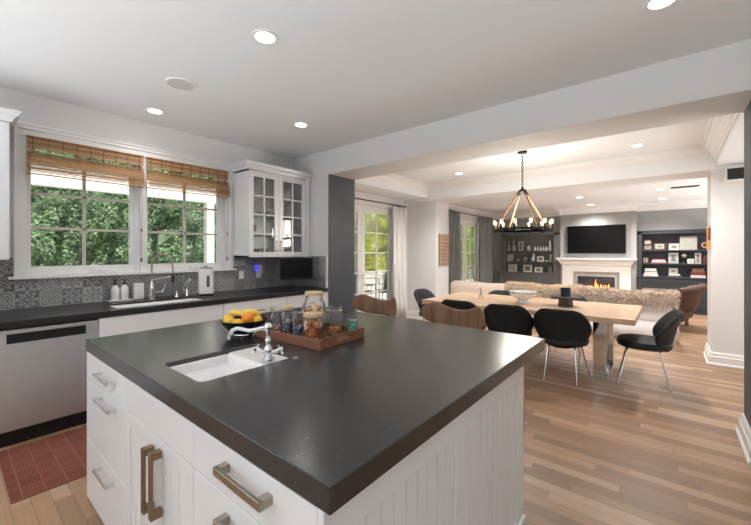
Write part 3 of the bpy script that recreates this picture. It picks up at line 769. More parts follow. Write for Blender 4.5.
# crockery in the glass cabinet
def bowl_prof(r, h, t=.004): return [(0, 0), (r*.45, 0), (r*.5, .006), (r*.85, h*.5), (r, h), (r-t, h), (r*.82, h*.52), (r*.45, .01), (0, .008)]
gi = 'crockery behind the glazed cabinet doors'
crock = mat('white crockery', (222, 220, 216), .25, noise=.02); crockg = mat('grey crockery', (150, 152, 152), .3, noise=.05)
def lone(name, bm, m, loc, label, cat, group=None, **k):
    o = obj(name, bm, m, **k); o.location = loc; return tag(o, label, cat, group)
for (nm, y, z, r, h, m_, lb) in (
    ('mixing_bowl', 2.66, 1.373, .085, .09, crockg, 'grey mixing bowl at the left on the cabinet floor behind glass'),
    ('serving_bowl', 2.82, 1.373, .05, .10, crock, 'white deep bowl on the cabinet floor behind the left glass door'),
    ('serving_bowl', 3.06, 1.373, .06, .11, crock, 'white deep bowl on the cabinet floor behind the right glass door'),
    ('serving_bowl', 3.22, 1.373, .06, .07, crock, 'low white bowl at the right on the cabinet floor behind glass'),
    ('serving_bowl', 3.12, 1.656, .075, .07, crock, 'white bowl on the lowest glass-cabinet shelf behind the right door'),
    ('serving_bowl', 2.62, 1.656, .06, .12, crockg, 'grey tall bowl on the lowest glass-cabinet shelf behind the left door'),
    ('serving_bowl', 2.78, 1.916, .08, .05, crock, 'shallow white bowl on the middle glass-cabinet shelf, left side'),
    ('serving_bowl', 3.14, 1.916, .10, .04, crock, 'wide shallow white dish on the middle glass-cabinet shelf, right side')):
    bm = BM(); lathe(bm, bowl_prof(r, h), n=24); lone(nm, bm, m_, (-4.28, y, z+.001), lb, 'bowl', gi, smooth=True)

# ---- items on the window wall worktop
ZC = .9175
for (y, x, lb) in ((1.135, -4.39, 'left white soap bottle with black pump on the white tray by the sink'), (1.215, -4.39, 'right white soap bottle with black pump on the white tray by the sink')):
    t = thing('soap_bottle', lb, 'bottle', (x, y, ZC+.012), group='pump bottles on the sink tray')
    bm = BM(); lathe(bm, [(0,0),(.033,0),(.036,.004),(.036,.11),(.03,.128),(.014,.145),(.013,.155),(0,.155)], n=20); obj('bottle_body', bm, M['plas'], t, smooth=True)
    bm = BM(); lathe(bm, [(0,.153),(.015,.153),(.015,.17),(.006,.172),(.006,.195),(.012,.197),(.012,.208),(0,.208)], n=14); tube(bm, [(0,0,.203),(.035,0,.203),(.04,0,.196)], .004, 8); obj('pump', bm, M['black'], t, smooth=True)
bm = BM(); box(bm, -.05, .055, -.105, .105, 0, .011); lone('bottle_tray', bm, M['porc'], (-4.39, 1.175, ZC), 'small white tray under the two soap bottles', 'tray', bev=.003)
bm = BM(); box(bm, -.03, .03, -.045, .045, 0, .17); lone('sponge_caddy', bm, M['plas'], (-4.40, 1.345, ZC), 'plain white upright box between the soap bottles and the spring faucet', 'caddy', bev=.006)
t = thing('kitchen_faucet', 'tall chrome spring pull-down faucet behind the kitchen sink', 'faucet', (-4.27, 1.43, ZC), world=True)
fx, fy = -4.27, 1.43
bm = BM(); lathe(bm, [(0,0),(.03,0),(.03,.01),(.022,.015),(.02,.1),(.02,.14),(.014,.15),(.012,.2),(0,.2)], (fx, fy, ZC), 18); tube(bm, [(fx,fy,ZC+.07),(fx+.01,fy+.06,ZC+.07),(fx+.01,fy+.10,ZC+.07)], .008); obj('body', bm, M['chrome'], t, smooth=True)
arch = [(fx, fy, ZC+.19), (fx, fy, ZC+.33)]
for i in range(1, 12):
    a = PI*i/12; arch.append((fx+.05*(1-math.cos(a))/2, fy+.095-.095*math.cos(a), ZC+.36+.12*math.sin(a)))
arch += [(fx+.05, fy+.19, ZC+.34), (fx+.05, fy+.19, ZC+.25)]
bm = BM(); tube(bm, arch, .007, 10)
hel = []; L = [Vector(p) for p in arch]; N = 260
for i in range(N):
    f = i/(N-1)*(len(L)-1); k = min(int(f), len(L)-2); p = L[k].lerp(L[k+1], f-k); dd = (L[k+1]-L[k]); u, v = frame_dirs(dd)
    hel.append(p+(u*math.cos(i*1.0)+v*math.sin(i*1.0))*.013)
tube(bm, hel, .003, 5); obj('spring_hose', bm, M['nickel'], t, smooth=True)
bm = BM(); tube(bm, [(fx+.05, fy+.19, ZC+.26), (fx+.05, fy+.19, ZC+.22), (fx+.05, fy+.19, ZC+.17)], [.011, .015, .017], 14); obj('spray_head', bm, M['black'], t, smooth=True)
bm = BM(); tube(bm, [(fx, fy, ZC+.21), (fx+.02, fy+.1, ZC+.22), (fx+.045, fy+.178, ZC+.235)], .005, 8); obj('support_arm', bm, M['chrome'], t, smooth=True)
bm = BM(); tube(bm, [(fx+.01,fy+.10,ZC+.07),(fx+.02,fy+.115,ZC+.11),(fx+.03,fy+.13,ZC+.17)], [.012,.006,.005], 10); obj('lever', bm, M['chrome'], t, smooth=True)
bm = BM(); lathe(bm, [(0,0),(.024,0),(.024,.006),(.013,.02),(.011,.05),(.015,.055),(.013,.07),(0,.072)], n=16); tube(bm, [(0,0,.062),(.04,0,.066),(.06,0,.058)], .005, 8)
lone('soap_dispenser', bm, M['chrome'], (-4.27, 1.68, ZC), 'small chrome soap dispenser between the spring faucet and filter tap', 'dispenser', smooth=True)
t = thing('filter_tap', 'small chrome filtered-water tap left of the white electric dispenser', 'tap', (-4.27, 1.79, ZC))
bm = BM(); lathe(bm, [(0,0),(.02,0),(.02,.008),(.015,.015),(.015,.07),(.008,.08),(0,.08)], n=16); tube(bm, [(0,0,.07),(0,0,.17),(.01,0,.195),(.04,0,.205),(.07,0,.195),(.075,0,.17)], .006, 10); obj('spout', bm, M['chrome'], t, smooth=True)
bm = BM(); tube(bm, [(0,-.012,.055),(0,-.035,.06),(0,-.042,.1)], [.007,.006,.005], 8); obj('lever', bm, M['chrome'], t, smooth=True)
t = thing('water_boiler', 'tall white electric water dispenser with dark gauge on the worktop', 'appliance', (-4.20, 1.975, ZC), math.radians(-45))
t.rotation_euler.z = math.radians(-20)
bm = BM(); prism(bm, rrect(-.075, .075, -.075, .075, .03), 0, .018); obj('base', bm, M['black'], t)
bm = BM(); prism(bm, rrect(-.078, .078, -.078, .078, .032), .018, .305); obj('housing', bm, M['plas'], t, bev=.008)
bm = BM(); prism(bm, rrect(-.066, .066, -.066, .066, .03), .305, .325); tube(bm, [(0,0,.325),(0,0,.345)], [.022,.017]); obj('lid', bm, M['nickel'], t, bev=.004)
bm = BM(); box(bm, .078, .082, .0, .03, .10, .23); obj('gauge', bm, mat('smoky gauge', (96, 98, 100), .2, noise=.05), t, bev=.001)
bm = BM(); box(bm, 0, .008, -.036, .036, 0, .115)
t = thing('switch_plate', 'white double rocker plate on the patterned tile right of the window', 'switch', (XW+.012, 2.57, 1.06))
bm = BM(); box(bm, 0, .006, -.036, .036, 0, .11); obj('plate', bm, M['plas'], t, bev=.002)
bm = BM(); box(bm, .006, .009, -.024, -.002, .025, .085); obj('rocker', bm, M['plas'], t); bm = BM(); box(bm, .006, .009, .002, .024, .025, .085); obj('rocker', bm, M['plas'], t)
t = thing('night_light', 'white plug-in device with glowing blue side under the glass cabinet', 'plug', (XW+.012, 2.83, 1.08))
bm = BM(); box(bm, 0, .006, -.036, .036, -.02, .10); box(bm, .006, .045, -.03, .035, .04, .16); obj('housing', bm, M['plas'], t, bev=.003)
bm = BM(); box(bm, .01, .048, -.055, -.03, .085, .155); obj('blue_lens', bm, mat('blue glow', (60, 60, 255), .3, emit=1.2), t, bev=.003)
t = thing('small_television', 'small black television hanging below the corner wall cabinet', 'television', (-3.98, 3.12, 1.19), math.radians(52), world=False)
bm = BM(); box(bm, -.225, .225, -.02, .015, -.15, .15); obj('screen_panel', bm, M['black'], t, bev=.004)
bm = BM(); box(bm, -.21, .21, -.022, -.02, -.125, .135); obj('display', bm, M['screen'], t)
bm = BM(); box(bm, -.03, .03, .015, .05, -.03, .155); box(bm, -.08, .08, .0, .08, .148, .158); obj('bracket', bm, M['black'], t)

# ---- bamboo roman shades
def shade(y0, y1, label):
    t = thing('roman_shade', label, 'window shade', (XW+.03, (y0+y1)/2, 2.47), group='bamboo shades on the kitchen windows', world=True)
    X = XW+.04
    bm = BM(); z = 2.452; k = 0
    def wav(z): return X
    while z > 2.275:
        if not (2.335 < z < 2.352):
            h = .0075
            box(bm, X+R.uniform(-.001,.001), X+.005, y0+R.uniform(0,.004), y1-R.uniform(0,.004), z-h, z)
        z -= .0105; k += 1
    obj('flat_panel', bm, M['bamboo'], t)
    bm = BM()
    for j, (zz, out, hh) in enumerate(((2.285, .014, .05), (2.25, .022, .05), (2.215, .030, .05), (2.18, .036, .05))):
        n = int(hh/.0105)
        for i in range(n):
            a = i/n; xx = X+out+.012*math.sin(PI*a)
            box(bm, xx, xx+.006, y0+R.uniform(0,.004), y1-R.uniform(0,.004), zz-hh*a-.009, zz-hh*a)
        box(bm, X+.004, X+out+.004, y0+.002, y1-.002, zz-.006, zz)
    box(bm, X, X+.04, y0+.002, y1-.002, 2.12, 2.128)
    obj('stacked_folds', bm, M['bamboo'], t)
    bm = BM(); n = 9
    for i in range(n):
        y = y0+.04+(y1-y0-.08)*i/(n-1); box(bm, X-.003, X+.0075, y-.0015, y+.0015, 2.27, 2.455)
    obj('weft_cords', bm, M['bamboo2'], t)
    bm = BM(); box(bm, X-.006, X+.02, y0, y1, 2.452, 2.462); obj('head_rail', bm, M['bamboo'], t)
    bm = BM(); tube(bm, [(X+.04, y1-.03, 2.2), (X+.03, y1-.02, 1.9), (X+.02, y1-.025, 1.65), (X+.02, y1-.025, 1.35)], .0022, 6)
    c = obj('cord', bm, M['bamboo2'], t)
    bm = BM(); tube(bm, [(X+.02, y1-.025, 1.36), (X+.02, y1-.025, 1.34), (X+.02, y1-.025, 1.31)], [.006, .011, .009], 8); tube(bm, [(X+.02, y1-.025, 1.67), (X+.02, y1-.025, 1.64)], .009, 8); obj('tassel', bm, M['traywood'], c, smooth=True)
shade(.483, 1.402, 'woven bamboo roman shade half raised over the left kitchen window')
shade(1.432, 2.372, 'woven bamboo roman shade half raised over the right kitchen window')

# ---- rug
bm = BM(); box(bm, -3.66, -2.86, .25, 1.75, .0, .008); lone('kitchen_rug', bm, M['rug'], (0,0,.001), 'worn brick-red patterned runner rug before the dishwasher', 'rug')

# ------------------------------------------------------------------ on the island
ZI = .9165
# fruit bowl
bc = Vector((-2.03, 1.19, ZI))
t = thing('fruit_bowl', 'glossy dark navy bowl of fruit on the island', 'bowl', bc)
bm = BM(); lathe(bm, [(0,0),(.055,0),(.06,.006),(.095,.03),(.128,.068),(.137,.09),(.133,.09),(.122,.068),(.09,.034),(.05,.012),(0,.01)], n=36); obj('dish', bm, mat('navy glazed ceramic', (22, 24, 38), .12, noise=.05), t, smooth=True)
bm = BM(); tube(bm, [(.066*math.cos(a*PI/16), .066*math.sin(a*PI/16), .004) for a in range(32)], .004, 8, close=True); obj('foot_ring', bm, M['chrome'], t, smooth=True)
org = mat('orange peel', (240, 140, 40), .45, noise=.05, bump=.1, bscale=400); lem = mat('lemon peel', (238, 190, 62), .45, noise=.06, bump=.1, bscale=300)
ban = mat('banana skin', (240, 200, 84), .5, noise=.1, nscale=30); dk = mat('dark stem', (64, 48, 32), .7, noise=.1)
def at_px_dir(a, r): return (math.cos(a)*r, math.sin(a)*r)
rt = Vector((.7719, .6358, 0)); fw = Vector((-.6358, .7719, 0))
def fruit(name, m_, a, b, z, r, label, s=(1,1,1)):
    p = bc+rt*a+fw*b+Vector((0,0,z))
    bm = BM(); blob(bm, (0,0,0), r, s, 3)
    t = thing(name, label, 'fruit', p, group='fruit in the island bowl')
    obj('flesh', bm, m_, t, smooth=True)
    bm = BM(); blob(bm, (0,0,r*s[2]), .005, (1,1,.5), 1); obj('stem_button', bm, dk, t)
fruit('lemon', lem, -.095, -.01, .085, .034, 'yellow lemon at the left rim of the fruit bowl')
fruit('lemon', lem, -.065, -.065, .082, .035, 'golden lemon at the front left of the fruit bowl', (1.1, 1, .95))
fruit('lemon', lem, -.01, -.075, .076, .033, 'low golden lemon at the front middle of the fruit bowl', (1.15, 1, .9))
fruit('orange', org, .042, -.05, .1, .039, 'bright orange fruit right of centre in the bowl')
fruit('lemon', lem, .09, -.03, .085, .032, 'pale lemon at the right rim of the fruit bowl')
fruit('plum', mat('dark plum skin', (50, 26, 28), .3, noise=.1), .1, .03, .09, .03, 'dark plum at the back right rim of the bowl')
fruit('lemon', lem, 0, .05, .07, .04, 'lemon buried at the back of the fruit bowl beneath bananas')
def banana(a0, b0, a1, b1, z, label):
    p0 = rt*a0+fw*b0; p1 = rt*a1+fw*b1
    pts = [p0.lerp(p1, i/8)+Vector((0,0,.022*math.sin(PI*i/8))) for i in range(9)]
    bm = BM(); tube(bm, pts, [.006,.011,.016,.018,.019,.018,.016,.011,.005], 8)
    t = thing('banana', label, 'fruit', bc+Vector((0,0,z)), group='bananas in the island bowl')
    obj('skin', bm, ban, t, smooth=True)
    bm = BM(); tube(bm, [pts[0], pts[0]+(pts[0]-pts[1])*.8], [.006, .005], 6); obj('stem', bm, dk, t)
banana(-.115, .03, .0, .0, .106, 'banana lying across the left of the bowl with greenish end')
banana(-.02, .005, .1, .02, .108, 'banana lying across the right of the bowl above the orange')
banana(-.06, .06, .08, .05, .104, 'banana lying at the back of the fruit bowl')

# wooden tray: oriented with a small turn
tc_ = Vector((-1.605, 1.375, ZI)); 
A_ = Vector((-1.823, 1.158)); B_ = Vector((-1.391, 1.23)); C_ = Vector((-1.391, 1.56))
TX, TY = .525, .37; tang = math.radians(3.5)
t = thing('serving_tray', 'rectangular wooden handled tray of jars on the island', 'tray', (-1.65, 1.395, ZI), tang)
bm = BM(); box(bm, -TX/2+.012, TX/2-.012, -TY/2+.012, TY/2-.012, 0, .01); obj('base', bm, M['traywood'], t)
for nm, (x0, x1, y0, y1) in (('side', (-TX/2, TX/2, -TY/2, -TY/2+.012)), ('side', (-TX/2, TX/2, TY/2-.012, TY/2))):
    bm = BM(); box(bm, x0, x1, y0, y1, 0, .052); obj(nm, bm, M['traywood'], t, bev=.002)
for s in (-1, 1):
    bm = BM(); xa, xb = (TX/2-.012, TX/2) if s > 0 else (-TX/2, -TX/2+.012)
    box(bm, xa, xb, -TY/2+.012, TY/2-.012, 0, .022); box(bm, xa, xb, -TY/2+.012, TY/2-.012, .044, .056)
    box(bm, xa, xb, -TY/2+.012, -.055, .022, .044); box(bm, xa, xb, .055, TY/2-.012, .022, .044); obj('handle_end', bm, M['traywood'], t, bev=.0015)
TM = Matrix.Translation((-1.65, 1.395, ZI)) @ Matrix.Rotation(tang, 4, 'Z')
def content_mesh(r, h, n, size, sc=(1,1,.5), sub=1):
    bm = BM()
    for i in range(n):
        a = R.uniform(0, 2*PI); q = r*math.sqrt(R.random())*.86
        blob(bm, (q*math.cos(a), q*math.sin(a), .008+R.random()*(h-.01)), size*R.uniform(.7, 1.15), sc, sub, rot=Euler((R.uniform(0,3), R.uniform(0,3), R.uniform(0,3))))
    return bm
def pick(*c):
    m_ = bpy.data.materials.new('jar contents'); m_.use_nodes = True; nt = m_.node_tree
    g = nt.nodes.new('ShaderNodeNewGeometry'); rp = nt.nodes.new('ShaderNodeValToRGB'); rp.color_ramp.interpolation = 'CONSTANT'
    rp.color_ramp.elements[0].color = srgb(*c[0]); rp.color_ramp.elements[1].position = 1/len(c); rp.color_ramp.elements[1].color = srgb(*c[1 % len(c)])
    for i in range(2, len(c)): e = rp.color_ramp.elements.new(i/len(c)); e.color = srgb(*c[i])
    nt.links.new(g.outputs['Random Per Island'], rp.inputs[0]); nt.links.new(rp.outputs[0], nt.nodes['Principled BSDF'].inputs['Base Color'])
    return m_
def jar(lx, ly, r, h, lid, cont, label, square=False):
    p = TM @ Vector((lx, ly, .0115))
    t = thing('storage_jar', label, 'jar', p, group='glass jars on the wooden tray')
    bm = BM(); nr = r*.78; sh = h*.78; th = .003
    lathe(bm, [(0,0),(r*.94,0),(r,.006),(r,sh*.92),(nr,sh+.012),(nr,h-.012),(nr-th,h-.012),(nr-th,sh+.01),(r-th,sh*.9),(r-th,.01),(r*.9,.006),(0,.006)], n=28)
    obj('glass_body', bm, M['jar'], t, smooth=True)
    bm = BM()
    if lid == 'wood': lathe(bm, [(0,h-.012),(nr*.98,h-.012),(nr*1.08,h-.01),(nr*1.08,h+.006),(nr,h+.01),(0,h+.01)], n=28); obj('lid', bm, M['lidwood'], t, bev=.001)
    elif lid == 'glass':
        lathe(bm, [(0,h-.008),(nr*1.1,h-.008),(nr*1.14,h-.002),(nr*1.12,h+.008),(nr*.6,h+.012),(0,h+.012)], n=28); obj('lid', bm, M['jar'], t, smooth=True)
        bm = BM(); tube(bm, [(nr*1.02*math.cos(a*PI/12), nr*1.02*math.sin(a*PI/12), h-.014) for a in range(24)], .0035, 6, close=True); obj('wire_clasp', bm, M['nickel'], t)
    c, n, size, sc, hh = cont
    bm = content_mesh(r-.008, h*hh, n, size, sc); o = obj('contents', bm, c, t); o['kind'] = 'stuff'
c_tea = pick((150, 92, 74), (190, 170, 158), (120, 80, 62)); c_grey = pick((110, 116, 132), (170, 170, 176), (60, 64, 84))
c_blue = pick((40, 62, 120), (70, 92, 150), (150, 150, 170)); c_pasta = pick((222, 172, 136), (236, 200, 168), (206, 150, 112))
c_org = pick((196, 110, 62), (150, 78, 44), (216, 146, 96)); c_gold = pick((196, 146, 84), (166, 112, 62)); c_teal = pick((44, 150, 130), (80, 180, 160))
jar(-.205, -.085, .041, .15, 'glass', (c_tea, 150, .009, (1,1,.5), .32), 'clear jar of brown tea leaves at the left end of the tray')
jar(-.115, -.075, .042, .162, 'wood', (c_grey, 260, .009, (1,1,.5), .55), 'wood-lidded jar of grey blue sweets second from the left on the tray')
jar(-.03, -.07, .038, .155, 'glass', (c_blue, 240, .008, (1,1,.6), .4), 'glass-lidded jar of dark blue pods left of the tall jar')
jar(-.06, .09, .069, .235, 'wood', (c_pasta, 170, .019, (1,1,.4), .66), 'tallest jar with wooden lid holding pale pasta shells')
jar(.092, -.07, .063, .14, 'wood', (c_org, 240, .015, (1,.8,.3), .74), 'short cork-lidded jar of orange brown crisps at the tray front')
jar(.115, .085, .052, .162, 'glass', (c_gold, 160, .010, (1,1,.5), .28), 'clear glass-lidded jar with golden grain right of the tall jar')
jar(.205, .14, .030, .105, 'glass', (c_teal, 130, .009, (1,1,.8), .85), 'small jar of teal wrapped sweets at the right end of the tray')

# ------------------------------------------------------------------ bar stools behind the island
def make_stool():
    t = thing('bar_stool', '', 'stool', (0,0,0), group='bentwood bar stools at the far side of the island')
    bm = BM(); n = 17; rows = 7; W = .27
    top = [.195,.215,.222,.216,.2,.183,.172,.166,.164,.166,.172,.183,.2,.216,.222,.212,.185]
    grid = []
    for i in range(n):
        u = i/(n-1)*2-1; xx = W*u; yy = .03-.16*u*u
        e = math.sqrt(max(0, 1-abs(u)**6)); zt = top[i]; zb = .02+.05*abs(u)**3
        mid = (zt+zb)/2; half = (zt-zb)/2*(.55+.45*e)
        grid.append([bm.verts.new((xx*(1 - .0*j), yy, .79+mid+half*(j/(rows-1)*2-1))) for j in range(rows)])
    for i in range(n-1):
        for j in range(rows-1): bm.faces.new([grid[i][j], grid[i+1][j], grid[i+1][j+1], grid[i][j+1]])
    obj('backrest', bm, M['stoolwood'], t, smooth=True, solid=.014, sub=1)
    bm = BM(); lathe(bm, [(0,.64),(.17,.64),(.2,.65),(.205,.665),(.19,.68),(0,.672)], n=28, sx=1.05); obj('seat', bm, M['stoolwood'], t, smooth=True)
    bm = BM(); box(bm, -.03, .03, .06, .12, .61, .63)
    tube(bm, [(0,.1,.63),(0,.16,.68),(0,.1,.63)][:2]+[(0,.09,.80),(0,.06,.86)], .012, 8); obj('back_support', bm, M['darkmet'], t, smooth=True)
    for sx in (-1, 1):
        for sy in (-1, 1):
            bm = BM(); tube(bm, [(sx*.12, sy*.12, .645), (sx*.2, sy*.2, 0.002)], [.012, .01], 8); obj('leg', bm, M['darkmet'], t, smooth=True)
    bm = BM(); tube(bm, [(.182*math.cos(a*PI/12)*1.0, .182*math.sin(a*PI/12), .25) for a in range(24)], .008, 8, close=True); obj('footrest', bm, M['darkmet'], t, smooth=True)
    return t
st = make_stool(); st2 = copy_tree(st)
st.location = (-1.31, 2.64, 0); st['label'] = 'bar stool with curved walnut back behind the island, right one before the dining table'
st2.location = (-2.14, 2.69, 0); st2['label'] = 'bar stool with curved walnut back behind the island, left one before the garden doors'

# ------------------------------------------------------------------ dining table
t = thing('dining_table', 'long pale oak slab dining table on chrome frame legs', 'table', (-1.45, 4.87, 0), world=True)
bm = BM()
edge = []
nE = 26
for i in range(nE+1): edge.append((-2.66+2.4*i/nE, 4.24+.03*i/nE+.012*math.sin(i*1.3)+R.uniform(-.006,.006)))
for i in range(nE+1): edge.append((-.26-2.4*i/nE, 5.47+.012*math.sin(i*1.7)+R.uniform(-.006,.006)))
prism(bm, edge, .70, .76); obj('tabletop', bm, M['tablewood'], t, bev=.006)
for xx in (-.60, -2.3):
    bm = BM(); x0, x1 = xx-.06, xx+.06
    box(bm, x0, x1, 4.60, 4.635, 0, .70); box(bm, x0, x1, 5.28, 5.315, 0, .70); box(bm, x0, x1, 4.635, 5.28, .67, .70); box(bm, x0, x1, 4.635, 5.28, 0, .03)
    obj('leg_frame', bm, M['chrome'], t, bev=.002)

# dining chairs
def make_chair():
    t = thing('dining_chair', '', 'chair', (0,0,0), group='charcoal upholstered dining chairs')
    bm = BM(); pl = []
    for i in range(28):
        a = 2*PI*i/28; c, s = math.cos(a), math.sin(a)
        rr = 1/((abs(c)**2.7+abs(s)**2.7)**(1/2.7)); pl.append((c*rr*.25, s*rr*.245))
    rings = []
    for k, (f, z) in enumerate(((.0, .395), (.8, .395), (.97, .415), (1.0, .445), (.95, .475), (.8, .487), (.0, .49))):
        if f == 0: rings.append([bm.verts.new((0, 0, z))])
        else: rings.append([bm.verts.new((x*f, y*f, z)) for x, y in pl])
    for a, b in zip(rings, rings[1:]):
        for j in range(28):
            j2 = (j+1) % 28
            if len(a) == 1: bm.faces.new([a[0], b[j2], b[j]])
            elif len(b) == 1: bm.faces.new([a[j], a[j2], b[0]])
            else: bm.faces.new([a[j], a[j2], b[j2], b[j]])
    obj('seat', bm, M['leather'], t, smooth=True)
    # curved back shell
    bm = BM(); n, m_ = 15, 10; g = []
    hw = [.15, .205, .245, .27, .282, .282, .27, .243, .195, .10]; zz = [.375, .42, .475, .53, .59, .645, .70, .75, .79, .81]
    for j in range(m_):
        row = []
        for i in range(n):
            u = i/(n-1)*2-1; x = hw[j]*math.sin(u*PI/2*.98) if j > 0 else hw[j]*u
            cur = (.20*(1-j/(m_-1))+.035)*(abs(x)/.285)**2
            z = zz[j]-(.02*u*u if j == m_-1 else 0) + (.03*u*u if j < 4 else 0)
            y = -.20-.12*(j/(m_-1))+cur
            row.append(bm.verts.new((x, y, z)))
        g.append(row)
    for j in range(m_-1):
        for i in range(n-1): bm.faces.new([g[j][i], g[j][i+1], g[j+1][i+1], g[j+1][i]])
    obj('backrest', bm, M['leather'], t, smooth=True, solid=.04, sub=1)
    for x, y, X, Y in ((.14, .13, .235, .225), (-.14, .13, -.235, .225), (.12, -.12, .16, -.215), (-.12, -.12, -.16, -.215)):
        bm = BM(); tube(bm, [(x, y, .40), (x*1.1, y*1.1, .385), (X, Y, .008)], [.011, .011, .008], 10); lathe(bm, [(0,0),(.014,0),(.014,.006),(0,.008)], (X, Y, .001), 10); obj('leg', bm, M['chrome'], t, smooth=True)
    return t
ch = make_chair()
spots = [(-.93, 4.47, 3, 'charcoal dining chair seen from behind, rightmost on the near side of the table'),
         (-1.52, 4.45, 8, 'charcoal dining chair seen from behind at the middle of the near table side'),
         (-2.10, 4.44, 2, 'charcoal dining chair at the near table side, its top showing above a walnut bar stool'),
         (-2.88, 5.0, -90, 'dark grey dining chair at the left head of the dining table'),
         (-2.02, 5.36, 180, 'dark dining chair on the far table side behind the white bowl'),
         (-1.10, 5.36, 180, 'dark dining chair on the far table side behind the cake stand'),
         (-.22, 4.84, 94, 'charcoal dining chair seen side-on at the right head of the dining table')]
for i, (x, y, a, lb) in enumerate(spots):
    o = ch if i == 0 else copy_tree(ch)
    o.location = (x, y, 0); o.rotation_euler.z = math.radians(a); o['label'] = lb

# on the table
ZT = .7605
t = thing('footed_bowl', 'large white footed bowl with patterned rim on the dining table', 'bowl', (-1.46, 4.76, ZT))
bm = BM(); lathe(bm, [(0,0),(.075,0),(.08,.01),(.06,.03),(.055,.05),(.1,.07),(.15,.1),(.165,.13),(.17,.155),(.163,.155),(.145,.12),(.09,.085),(0,.075)], n=36); obj('dish', bm, M['porc'], t, smooth=True)
bm = BM()
for i in range(24):
    a = 2*PI*i/24; blob(bm, (.169*math.cos(a), .169*math.sin(a), .14), .011, (1,1,.8), 1)
obj('rim_beads', bm, mat('silver bead', (120, 112, 106), .35, .6, noise=.2), t, smooth=True)
t = thing('cake_stand', 'dark wooden pedestal stand near the right end of the dining table', 'cake stand', (-.98, 4.83, ZT))
bm = BM(); lathe(bm, [(0,0),(.08,0),(.082,.005),(.078,.085),(0,.085)], n=30); obj('pedestal', bm, M['standwood'], t, smooth=True)
bm = BM(); lathe(bm, [(0,.085),(.09,.085),(.165,.11),(.178,.118),(.175,.126),(.1,.122),(0,.122)], n=36); obj('plate', bm, M['standwood'], t, smooth=True)
t = thing('candle', 'navy glass candle standing on the dark wooden cake stand', 'candle', (-.98, 4.83, ZT+.1225))
bm = BM(); lathe(bm, [(0,0),(.052,0),(.056,.004),(.056,.1),(.05,.1),(.05,.085),(0,.085)], n=26); obj('holder', bm, M['navy'], t, smooth=True)
bm = BM(); tube(bm, [(0,0,.08),(0,0,.1)], .003, 6); obj('wick', bm, M['black'], t)
t = thing('reed_diffuser', 'small glass bottle with sprigs on the left half of the dining table', 'vase', (-2.06, 4.85, ZT))
bm = BM(); lathe(bm, [(0,0),(.03,0),(.032,.01),(.032,.06),(.014,.08),(.014,.1),(.011,.1),(.011,.08),(.028,.058),(.028,.006),(0,.005)], n=20); obj('bottle_body', bm, M['jar'], t, smooth=True)
bm = BM()
for i in range(5): tube(bm, [(0,0,.02), (R.uniform(-.03,.03), R.uniform(-.03,.03), .15)], .003, 5)
obj('sprigs', bm, M['rope'], t)

# ------------------------------------------------------------------ chandelier
cz = 1.715
t = thing('chandelier', 'round iron ring chandelier with rope-wrapped rods and bare bulbs over the dining table', 'chandelier', (-1.52, 4.93, cz))
bm = BM(); lathe(bm, [(.352,-.014),(.368,-.014),(.368,.014),(.352,.014),(.352,-.014)], n=64); ring = obj('hoop', bm, M['darkmet'], t)
bm = BM(); lathe(bm, [(0,1.022),(.055,1.022),(.062,1.035),(.062,1.045),(0,1.045)], n=24); obj('canopy', bm, M['darkmet'], t, smooth=True)
bm = BM(); z = .56
i = 0
while z < 1.0:
    q = [(.011*math.cos(a*PI/5), 0, .018*math.sin(a*PI/5)) for a in range(10)]
    q = [(x, y, zz+z) if i % 2 == 0 else (y, x, zz+z) for x, y, zz in q]
    tube(bm, q, .0035, 6, close=True); z += .028; i += 1
obj('chain', bm, M['darkmet'], t, smooth=True)
bm = BM(); lathe(bm, [(0,.49),(.03,.49),(.05,.505),(.05,.53),(.02,.545),(.012,.57),(0,.57)], n=18); obj('hub', bm, M['darkmet'], t, smooth=True)
for k in range(4):
    a = 2*PI*k/4+math.radians(47); c, s = math.cos(a), math.sin(a)
    bm = BM(); tube(bm, [(c*.045, s*.045, .51), (c*.08, s*.08, .465)], .013, 10); tube(bm, [(c*.345, s*.345, .05), (c*.357, s*.357, .0)], .011, 10)
    rd = obj('rod', bm, M['darkmet'], t, smooth=True)
    bm = BM(); tube(bm, [(c*.08, s*.08, .465), (c*.345, s*.345, .05)], .0115, 10); obj('rope_wrap', bm, M['rope'], rd, smooth=True)
for k in range(12):
    a = 2*PI*k/12+.05; c, s = math.cos(a)*.36, math.sin(a)*.36
    bm = BM(); lathe(bm, [(0,-.024),(.01,-.028),(.016,-.02),(.016,.016),(.022,.02),(.022,.025),(.014,.027),(.014,.066),(0,.066)], (c, s, 0), 14); sk = obj('socket', bm, M['darkmet'], t, smooth=True)
    bm = BM(); lathe(bm, [(0,.065),(.009,.067),(.011,.075),(.018,.092),(.02,.105),(.014,.12),(0,.126)], (c, s, 0), 14); obj('bulb', bm, M['bulb'], sk, smooth=True)
ld = bpy.data.lights.new('lamp', 'POINT'); ld.energy = 45; ld.color = (1, .94, .86); ld.shadow_soft_size = .3
lo = bpy.data.objects.new('lamp', ld); COL.objects.link(lo); lo.parent = t; lo.location = (0,0,.12)

